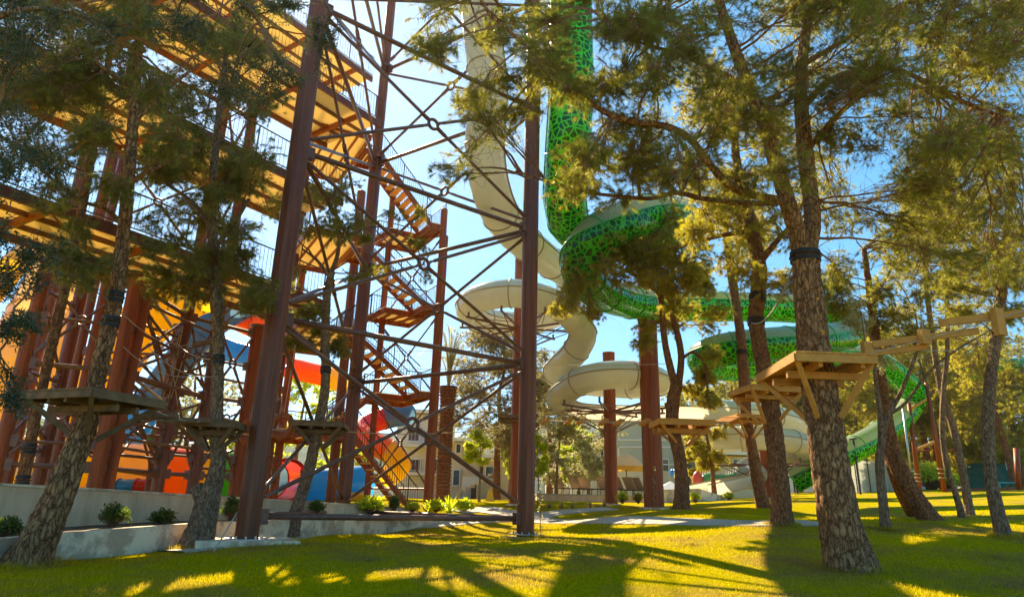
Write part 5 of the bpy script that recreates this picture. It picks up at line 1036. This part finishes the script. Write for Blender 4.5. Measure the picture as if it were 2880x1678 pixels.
def slab(t, px0, px1, py, Y, depth, th=.22, over=.5, m='w_white', name='roof'):
    a, c = W(px0, py, Y-over), W(px1, py, Y-over); z = (a[2]+c[2])/2; b = MB(); b.box(((a[0]+c[0])/2, Y+depth/2-over/2, z+.003+th/2), ((c[0]-a[0])/2+.2, depth/2+over, th/2)); return b.build(name, m, t)
p = W(1300, 1400, 48); t = thing('apartment_house', 'cream two storey holiday block with white flat roofs behind the palm', 'building', (p[0], p[1], GZ(p[0], p[1])))
block(t, 1120, 1262, 1165, 50, 7, 'w_pale'); slab(t, 1115, 1265, 1160, 50, 7); block(t, 1266, 1356, 1243, 48, 6, 'w_cream'); slab(t, 1262, 1362, 1240, 48, 6); block(t, 1360, 1470, 1292, 46, 6, 'w_cream'); slab(t, 1352, 1474, 1288, 46, 6)
window(t, 1283, 1296, 1247, 1274, 47.9); window(t, 1150, 1180, 1200, 1240, 49.9); window(t, 1200, 1235, 1205, 1250, 49.9); window(t, 1150, 1180, 1290, 1340, 49.9); window(t, 1205, 1240, 1290, 1335, 49.9); window(t, 1275, 1292, 1320, 1365, 47.9); window(t, 1324, 1340, 1360, 1408, 45.6, 'door', 'door')
block(t, 1300, 1358, 1340, 45.6, .35, 'w_pale')
window(t, 1366, 1388, 1310, 1345, 45.9)
for k, py in enumerate((1250, 1330)):
    a, c = W(1135, py, 48.6), W(1258, py, 48.6); b = MB(); b.box(((a[0]+c[0])/2, 49.3, a[2]), ((c[0]-a[0])/2, .68, .1)); bl = b.build('balcony', 'w_pale', t); b = MB(); railing(b, (a[0], 48.65, a[2]+.1), (c[0], 48.65, a[2]+.1), 1.0, .25); b.build('balcony_rail', 'w_white', bl)
b = MB()
for k in range(8): e = W(1290, 1420, 44.6); b.box((e[0]+.28*k, 44.9, 1.9+.09+.18*k), (.14, .5, .09+.09*k*0))
b.build('outside_stairs', 'conc2', t)
p = W(1850, 1400, 54); t = thing('apartment_house', 'grey green block with white framed wall panels behind the thickest column', 'building', (p[0], p[1], GZ(p[0], p[1])))
block(t, 1733, 1930, 1172, 54, 9, 'w_grey'); slab(t, 1728, 1935, 1168, 54, 9, m='roof_t'); block(t, 1731, 1926, 1322, 53.9, .09, 'w_cream', name='plinth_band')
b = MB()
for x0, y0, x1, y1 in ((1740, 1185, 1810, 1236), (1740, 1256, 1810, 1305), (1822, 1185, 1920, 1236), (1822, 1256, 1920, 1305)):
    for u, w_ in (((x0, y0), (x1, y0)), ((x0, y1), (x1, y1)), ((x0, y0), (x0, y1)), ((x1, y0), (x1, y1))):
        b.bar(W(*u, 53.95)-A3(0, .0, .0), W(*w_, 53.95), .09, .06, (0, 1, 0.01))
b.build('panel_trim', 'w_white', t)
window(t, 1782, 1802, 1344, 1356, 53.85); block(t, 1936, 2000, 1236, 53, 8, 'glass', name='glazed_front'); block(t, 2004, 2140, 1282, 52, 8, 'w_cream'); slab(t, 2000, 2145, 1278, 52, 8); window(t, 1992+14, 2030, 1286, 1306, 51.95); window(t, 2060, 2090, 1290, 1330, 51.95); window(t, 1862, 1884, 1290, 1385, 53.95, 'door', 'glass')
def gable(label, x0, x1, pye, pya, Y, depth, m, name='house', cat='house'):
    p = W((x0+x1)/2, 1400, Y); g = GZ(p[0], p[1])-.5; t = thing(name, label, cat, (p[0], p[1], g)); a, c = W(x0, pye, Y), W(x1, pye, Y); ap = W((x0+x1)/2, pya, Y); z = (a[2]+c[2])/2
    b = MB(); f = [A3(a[0], Y, g), A3(c[0], Y, g), A3(c[0], Y, z), A3(ap[0], Y, ap[2]), A3(a[0], Y, z)]; bk = [q+A3(0, depth, 0) for q in f]
    b.add(f+bk, [(0, 1, 2, 3, 4), (9, 8, 7, 6, 5), (1, 6, 7, 2), (0, 4, 9, 5)]); b.build('wall', m, t)
    b = MB()
    for e, s in ((a, -1), (c, 1)):
        lo = A3(e[0]+s*.45, Y-.4, z-.18); hi = A3(ap[0], Y-.4, ap[2]+.06); d = A3(0, depth+.8, 0); u = A3(0, 0, .22)
        b.add([lo, hi, hi+d, lo+d, lo+u, hi+u, hi+d+u, lo+d+u], [(3, 2, 1, 0), (4, 5, 6, 7), (0, 1, 5, 4), (1, 2, 6, 5), (2, 3, 7, 6), (3, 0, 4, 7)])
    b.build('roof', 'w_white', t); return t
t = gable('small cream gabled house with a white roof edge above the olive trees', 1548, 1642, 1245, 1228, 66, 8, 'w_cream')
t = gable('narrow cream house with a pale roof left of the grey green block', 1678, 1736, 1236, 1222, 62, 8, 'w_cream'); window(t, 1688, 1702, 1262, 1295, 61.95)
p = W(1650, 1262, 62); p[2] = GZ(p[0], p[1]); t = thing('flat_roof_house', 'low pale flat roofed house carrying the air conditioner', 'house', p); block(t, 1610, 1680, 1248, 62, 7, 'w_pale'); slab(t, 1606, 1684, 1246, 62, 7, .15, .2); 
p = W(1650, 1238, 61.8); zt = W(1650, 1244, 61.8)[2]; t = thing('air_conditioner', 'white two fan air conditioner unit on the pale flat roof', 'air conditioner', (p[0], 61.8, zt)); b = MB(); b.box((p[0], 62.1, zt+.55), (.34, .25, .55)); b.build('case', 'w_white', t, bevel=.02)
for k in (.28, .82):
    b = MB(); b.torus((p[0]-.05, 61.84, zt+k), (0, 1, 0), .17, .035, 20, 6); b.rod((p[0]-.05, 61.86, zt+k), (p[0]-.05, 61.80, zt+k), .07, 12); b.build('fan', 'rail', t)
# kiosk, cars, netting, hedge at the far right
p = W(2545, 1375, 58); t = thing('kiosk', 'small grey kiosk with a yellow roof edge behind the crooked trunk', 'kiosk', (p[0], p[1], GZ(p[0], p[1])-.1)); block(t, 2500, 2612, 1310, 58, 4, 'w_grey'); slab(t, 2496, 2618, 1308, 58, 4, .28, .4, 'yellow_plastic'); window(t, 2540, 2566, 1325, 1345, 57.95); window(t, 2580, 2600, 1322, 1374, 57.95, 'door', 'w_white')
def paint(n, c): M[n] = mat(n, c, .25, coat=.6)
paint('silver_paint', (.5, .53, .57)); paint('white_paint', (.75, .76, .77)); M['tyre'] = mat('tyre_rubber', (.02, .02, .02), .8)
def car(label, px, py, Y, rz, m):
    p = W(px, py, Y); p[2] = GZ(p[0], p[1]); t = thing('parked_car', label, 'car', p); t.rotation_euler = (0, 0, rz); o = ORG[t.name]
    def sec(prof, hw, z0=0, name='body', mm=m, parent=t):
        b = MB(); n = len(prof); v = [o+A3(x, s*hw*(1-.14*max(0, z-.9)), z) for s in (-1, 1) for x, z in prof]
        b.add(v, [tuple(range(n)), tuple(range(2*n-1, n-1, -1))]+[(i, n+i, n+(i+1) % n, (i+1) % n) for i in range(n)]); return b.build(name, mm, parent, bevel=.04)
    bd = sec([(-2.1, .35), (2.1, .35), (2.15, .65), (1.9, .85), (1.0, .95), (.45, 1.42), (-1.2, 1.46), (-1.9, .98), (-2.15, .9)], .85)
    sec([(.92, .97), (.42, 1.37), (-1.15, 1.40), (-1.75, 1.0)], .865, name='side_window', mm='glass')
    for x in (-1.3, 1.3):
        for s in (-1, 1):
            b = MB(); c = o+A3(x, s*.80, .33); b.rod(c-A3(0, .11, 0), c+A3(0, .11, 0), .33, 20); wh = b.build('wheel', 'tyre', t); b = MB(); b.rod(c+A3(0, s*.10, 0), c+A3(0, s*.125, 0), .2, 14); b.build('rim', 'bolt', wh)
    for s in (-1, 1):
        b = MB(); b.box(o+A3(2.08, s*.62, .72), (.05, .16, .07)); b.build('headlight', 'w_white', t)
    return t
car('silver car parked beside the dark green tarp on the right', 2722, 1366, 61, 2.75, 'silver_paint'); car('white car glimpsed in front of the kiosk', 2555, 1372, 55, .3, 'white_paint')
M['net'] = mat('grey_netting', (.42, .42, .36), .9, (.5, .5, .43), 3, trans=(.5, .5, .42), tmix=.4); M['tarp'] = mat('dark_green_tarp', (.015, .055, .02), .6, (.03, .085, .03), 2, bump=.3, bscale=3); M['turq'] = mat('turquoise_plastic', (.02, .28, .30), .45)
p = W(2440, 1384, 50); t = thing('netting_fence', 'pale netting fence on thin posts behind the big pine trunk', 'fence', p)
x0, x1 = W(2375, 1384, 50)[0], W(2520, 1382, 50)[0]; b = MB(); n = 24; v = []
for i in range(n+1):
    x = x0+(x1-x0)*i/n; g = GZ(x, 50); v += [(x, 50+.06*math.sin(i*1.3), g), (x, 50+.06*math.sin(i*1.3), g+2.2+.08*math.sin(i*.8))]
b.add(v, [(2*i, 2*i+2, 2*i+3, 2*i+1) for i in range(n)]); b.build('net', 'net', t)
for i in range(0, n+1, 6):
    x = x0+(x1-x0)*i/n; b = MB(); g = GZ(x, 50); b.rod((x, 49.9, g-.1), (x, 49.9, g+2.5), .04, 8); b.build('post', 'rail', t)
for px, w_, h_, lab in ((2625, 1.9, 1.25, 'tall mound of bright green clipped hedge by the climbing frame'), (2668, 1.3, .75, 'lower bright green hedge mound between the frame and the thin pine')): bush('hedge', lab, px, 1376, 52, w_, h_, 'leaf_lime', n=900, L=.13, wd=.07, nn=8)
def tarp():
    p = W(2800, 1372, 52); g = GZ(p[0], p[1]); t = thing('tarp_tent', 'dark green tarp draped in a sloping tent behind the grey pine', 'tent', (p[0], p[1], g)); x0, xm, x1 = W(2716, 1372, 52)[0], W(2790, 1372, 52)[0], W(2856, 1372, 52)[0]; n = 20; v = []
    for i in range(n+1):
        x = x0+(x1-x0)*i/n; h = 2.1*min(1, max(0.02, (x-x0)/(xm-x0)))**.8
        for j in range(6): y = 52+2.2*j/5; v.append((x, y+.05*math.sin(i*1.1+j), g-.05+h*math.sin(math.pi*(.5*min(1, j/2)))+.03*math.sin(i*2+j)))
    b = MB(); b.add(v, [(i*6+j, i*6+6+j, i*6+7+j, i*6+1+j) for i in range(n) for j in range(5)]); b.build('tarp', 'tarp', t, True)
    for x in (xm, x1): b = MB(); b.rod((x, 52.5, g), (x, 52.5, g+2.2), .04, 8); b.build('tent_pole', 'bolt', t)
tarp()
p = W(2832, 1370, 48); g = GZ(p[0], p[1]); t = thing('bench', 'turquoise bench in front of the dark green tarp', 'bench', (p[0], p[1], g)); b = MB(); b.box((p[0], p[1], g+.46), (.8, .22, .05)); b.build('seat', 'turq', t, bevel=.02)
for s in (-1, 1): b = MB(); b.box((p[0]+s*.6, p[1], g+.2), (.05, .2, .205)); b.build('leg', 'turq', t)
a, c = W(2655, 1372, 46), W(2960, 1374, 46); b = MB(); n = 20; [b.bar(onG(a+(c-a)*i/n, .08), onG(a+(c-a)*(i+1)/n, .08), .12, .2) for i in range(n)]; tag(b.build('edging_board', 'post_red', None), 'long red brown edging board along the top of the right lawn', 'edging')
# splash pool toys right of the forked pine
M['toy_green'] = mat('toy_green', (.05, .30, .10), .35, (.10, .42, .14), 3); M['toy_red'] = mat('toy_red', (.62, .09, .06), .35); M['toy_white'] = mat('toy_white', (.8, .8, .76), .4)
p = W(2010, 1352, 44); t = thing('water_toy', 'green dragon like water toy with white spikes behind the grey chute', 'water toy', p-A3(0, 0, 1.2)); q = spline([W(1968, 1362, 44), W(1990, 1346, 44), W(2030, 1352, 44.5), (*W(2075, 1338, 45),)], .1); b = MB(); b.tube(q, np.interp(np.linspace(0, 1, len(q)), [0, .2, .6, 1], [.22, .36, .42, .25]), 14); b.build('body', 'toy_green', t, True)
b = MB()
for e in q[2::2]: b.tube([e+A3(0, 0, .3), e+A3(-.05, -.05, .62)], [.09, .01], 6)
b.build('spike', 'toy_white', t); b = MB(); b.ball(W(1962, 1348, 43.7), .42, 14, 9, (.8, .8, 1.3)); b.build('head', 'toy_red', t, True)
p = W(1896, 1330, 44); t = thing('ball_spinner', 'blue, white and orange ball on a thin stand beside the forked pine', 'water toy', p-A3(0, 0, 2.0)); b = MB(); b.rod(p-A3(0, 0, 2.2), p, .04, 8); b.build('stand', 'bolt', t); 
for a, m in ((-1, 's_blue'), (0, 'toy_white'), (1, 's_orange')): b = MB(); b.ball(p+A3(a*.13, 0, 0), .27, 14, 9, (.55, 1, 1)); b.build('panel', m, t, True)
p = W(1885, 1372, 42); t = thing('pointed_cover', 'small white pyramid canopy behind the beige planter wall', 'canopy', (p[0], p[1], p[2]-.2)); b = MB(); tp = W(1886, 1352, 42.5); r_ = [p+A3(x, y, -.1) for x, y in ((-.8, -.3), (.8, -.3), (.8, 1.0), (-.8, 1.0))]; b.add(r_+[tp], [(0, 1, 4), (1, 2, 4), (2, 3, 4), (3, 0, 4)]); b.build('cloth', 'toy_white', t); b = MB(); [b.rod(e-A3(0, 0, 1.5), e, .03, 6) for e in r_]; b.build('leg', 'bolt', t)

# ------------------------------------------------------------------ air
b = MB(); b.prism([(-1000, -1000), (1000, -1000), (1000, 1000), (-1000, 1000)], -8, 150)
hm = bpy.data.materials.new('summer_haze'); hm.use_nodes = True; hn = hm.node_tree; hn.nodes.clear()
pv = hn.nodes.new('ShaderNodeVolumePrincipled'); pv.inputs['Color'].default_value = (.93, .95, 1.0, 1); pv.inputs['Density'].default_value = HAZE; pv.inputs['Anisotropy'].default_value = .62
ho = hn.nodes.new('ShaderNodeOutputMaterial'); hn.links.new(pv.outputs[0], ho.inputs['Volume']); M['haze'] = hm
tag(b.build('haze', 'haze', None), 'thin bright summer haze filling the air over the whole park', 'haze', kind='stuff')

# ------------------------------------------------------------------ person walking at the top of the lawn
def person():
    p = W(2240, 1391, 54); g = GZ(p[0], p[1]); t = thing('person', 'person in white shirt and dark trousers standing at the top of the lawn', 'person', (p[0], p[1], g)); o = A3(p[0], p[1], g)
    M['skin'] = mat('skin', (.42, .24, .15), .6); M['shirt'] = mat('white_shirt', (.72, .70, .68), .8); M['trousers'] = mat('dark_trousers', (.03, .03, .035), .8); M['hair'] = mat('dark_hair', (.02, .014, .01), .7)
    def skin(name, V, Ed, Rr, m, par=t, root=0, sub=1):
        me = bpy.data.meshes.new(name); me.from_pydata([tuple(x) for x in V], Ed, []); ob = bpy.data.objects.new(name, me); COL.objects.link(ob); s = ob.modifiers.new('skin', 'SKIN'); s.use_smooth_shade = True
        for i, r in enumerate(Rr): d = me.skin_vertices[0].data[i]; d.radius = (r[0], r[1]) if isinstance(r, tuple) else (r, r); d.use_root = (i == root)
        u = ob.modifiers.new('sub', 'SUBSURF'); u.levels = sub; u.render_levels = sub; me.materials.append(M[m]); ob.parent = par; ORG[ob.name] = o; return ob
    V = [(0, 0, .93), (0, 0, 1.12), (0, .01, 1.38), (0, 0, 1.48), (-.01, -.04, 1.56), (-.02, -.07, 1.66), (-.09, 0, .88), (-.10, -.02, .48), (-.10, .02, .08), (-.10, -.14, .04), (.09, 0, .88), (.11, .04, .48), (.12, .06, .08), (.12, -.10, .04), (-.19, 0, 1.40), (-.25, .02, 1.12), (-.12, -.20, 1.05), (.19, 0, 1.40), (.25, .02, 1.12), (.10, -.22, 1.08)]
    E_ = [(0, 1), (1, 2), (2, 3), (3, 4), (4, 5), (0, 6), (6, 7), (7, 8), (8, 9), (0, 10), (10, 11), (11, 12), (12, 13), (2, 14), (14, 15), (15, 16), (2, 17), (17, 18), (18, 19)]
    Rr = [(.14, .10), (.12, .09), (.15, .10), .05, .075, .10, .085, .06, .04, .035, .085, .06, .04, .035, .055, .042, .03, .055, .042, .03]
    bd = skin('body', V, E_, Rr, 'skin')
    for sx, hp in ((-1, A3(-.12, -.20, 1.05)), (1, A3(.10, -.22, 1.08))):
        Vh = [tuple(hp), tuple(hp+A3(-sx*.03, -.07, 0))]; Eh = [(0, 1)]; Rh = [.028, .032]
        for k in range(4):
            i = len(Vh); f = hp+A3(-sx*.03+(k-1.5)*.018, -.09, .002*k); Vh += [tuple(f), tuple(f+A3(-sx*.015, -.045+abs(k-1.5)*.008, -.02)), tuple(f+A3(-sx*.03, -.06, -.05))]; Eh += [(1, i), (i, i+1), (i+1, i+2)]; Rh += [.010, .009, .008]
        i = len(Vh); Vh += [tuple(hp+A3(-sx*.02+sx*.045, -.05, .015)), tuple(hp+A3(-sx*.02+sx*.05, -.09, .0))]; Eh += [(0, i), (i, i+1)]; Rh += [.012, .010]; skin('hand', Vh, Eh, Rh, 'skin', bd)
    skin('shirt', [V[0], V[1], V[2], (0, 0, 1.45), V[14], (-.225, .01, 1.22), V[17], (.225, .01, 1.22)], [(0, 1), (1, 2), (2, 3), (2, 4), (4, 5), (2, 6), (6, 7)], [(.165, .125), (.145, .115), (.17, .12), .075, .075, .065, .075, .065], 'shirt')
    skin('trousers', [V[0], V[6], V[7], (-.10, .01, .12), V[10], V[11], (.12, .05, .12)], [(0, 1), (1, 2), (2, 3), (0, 4), (4, 5), (5, 6)], [(.155, .118), .105, .08, .065, .105, .08, .065], 'trousers')
    b = MB(); b.ball(o+A3(-.02, -.05, 1.70), .112, 14, 9, (.92, 1.0, .95)); b.build('hair', 'hair', t, True)
    b = MB(); b.ball(o+A3(-.03, -.165, 1.645), .022, 8, 6); b.build('nose', 'skin', t, True)
person()

# ------------------------------------------------------------------ grass blades on the near lawn
def grass(n, Y0, Y1, hgt, wd, name='grass'):
    y = Y0+(Y1-Y0)*NR.random(n)**1.25; lim = .86*y+1.0; x = NR.uniform(-1, 1, n)*lim
    p = np.stack([x, y, gz(x, y)], 1)
    keep = np.ones(n, bool)
    # leave the path and the wall side clear
    bx = np.interp(y, [9, 11.3, 16.5, 22, 26], [-11, -9.2, -7.0, -5.4, -3.0]); keep &= x > bx
    keep &= ~((y > 26.4) & (y < 29.8)); p = p[keep]; y = y[keep]; n = len(p)
    pt = np.sin(p[:, 0]*1.1+1.3*np.sin(p[:, 1]*.7))+np.sin(p[:, 1]*1.7-p[:, 0]*.6); h = hgt*NR.uniform(.5, 1.25, n)*(1+.18*pt)
    k = NR.random(n) < np.clip(.78+.2*pt, .3, 1); p, h, y = p[k], h[k], y[k]; n = len(p)
    a = NR.uniform(0, 6.283, n); ln = NR.uniform(.15, .9, n)*h; d = np.stack([np.cos(a)*ln, np.sin(a)*ln, h], 1); s = np.stack([-np.sin(a), np.cos(a), np.zeros(n)], 1)*(wd*NR.uniform(.6, 1.2, n)*np.clip(y/12, 1, 2.5))[:, None]
    v = np.stack([p-s, p+s, p+d*.98], 1)
    o = tris(name, v.reshape(-1, 3), 'blade', None); tag(o, 'short yellow green grass covering the sunlit and shaded lawn', 'grass', kind='stuff')
M['blade'] = lawn_mat('grass_blades', True)
grass(420000, 8.0, 26.3, .045, .004)
b = MB()
for k in range(60):
    x, y = rnd.uniform(-6, 12), rnd.uniform(10, 24)
    if x < np.interp(y, [9, 11.3, 16.5, 22, 26], [-10, -8.6, -6.4, -5.0, -2.5]): continue
    z = GZ(x, y); s = rnd.uniform(.015, .035); b.ball((x, y, z+s*.4), s, 6, 5, (1.2, .9, .6))
tag(b.build('fallen_cones', 'twig', None), 'scattered small fallen cones and twigs on the lawn', 'litter', kind='stuff')

def litter(spots, n, name, label, L, wd, m):
    c = np.array(spots); k = NR.integers(0, len(c), n); r = np.abs(NR.normal(0, 1, n))*c[k, 2]; a = NR.uniform(0, 6.283, n); x = c[k, 0]+r*np.cos(a); y = c[k, 1]+r*np.sin(a)
    p = np.stack([x, y, gz(x, y)+NR.uniform(.012, .045, n)], 1); b = NR.uniform(0, 6.283, n); d = np.stack([np.cos(b), np.sin(b), NR.uniform(-.15, .35, n)], 1)*(L*NR.uniform(.5, 1.1, n))[:, None]; s = np.stack([-np.sin(b), np.cos(b), np.zeros(n)], 1)*wd
    tag(tris(name, np.stack([p-s, p+s, p+d], 1).reshape(-1, 3), m, None), label, 'litter', kind='stuff')
M['straw_needles'] = mat('fallen_needle_straw', (0.30, 0.17, 0.06), .9, (0.46, 0.28, 0.11), 3, spec=.1)
tb = [(*W(2393, 1597, 12)[:2], 1.0), (*W(2200, 1478, 18)[:2], 1.1), (*W(2824, 1511, 17)[:2], 1.6), (*W(2492, 1493, 18)[:2], .8), (*W(2618, 1466, 21)[:2], 1.4), (*W(2715, 1455, 23)[:2], 1.2), (7.5, 10.6, 1.6), (4.0, 15.0, 1.8), (-2.5, 13.0, 2.0), (9.5, 13.5, 1.8)]
litter(tb, 26000, 'fallen_needles', 'brown fallen pine needles strewn round the trunks on the lawn', .11, .004, 'straw_needles')
def rough(n, name):
    c = np.array([(*W(2393, 1597, 12)[:2], .42), (*W(2200, 1478, 18)[:2], .33), (*W(2824, 1511, 17)[:2], .25), (PA[0], PA[1], 1.1), (PC[0], PC[1], .55), (PB[0], PB[1], .6), (*W(2492, 1493, 18)[:2], .2), (*W(72, 1588, 11.6)[:2], .5), (*W(552, 1536, 15.2)[:2], .45)]); k = NR.integers(0, len(c), n); a = NR.uniform(0, 6.283, n); r = c[k, 2]*NR.uniform(.85, 1.45, n)
    x = c[k, 0]+r*np.cos(a); y = c[k, 1]+r*np.sin(a); p = np.stack([x, y, gz(x, y)], 1); h = NR.uniform(.05, .17, n); b = NR.uniform(0, 6.283, n); d = np.stack([np.cos(b)*h*.5, np.sin(b)*h*.5, h], 1); s = np.stack([-np.sin(b), np.cos(b), np.zeros(n)], 1)*.005
    tag(tris(name, np.stack([p-s, p+s, p+d], 1).reshape(-1, 3), 'blade', None), 'longer unmown grass left standing round trunks and post footings', 'grass', kind='stuff')
rough(7000, 'long_grass')
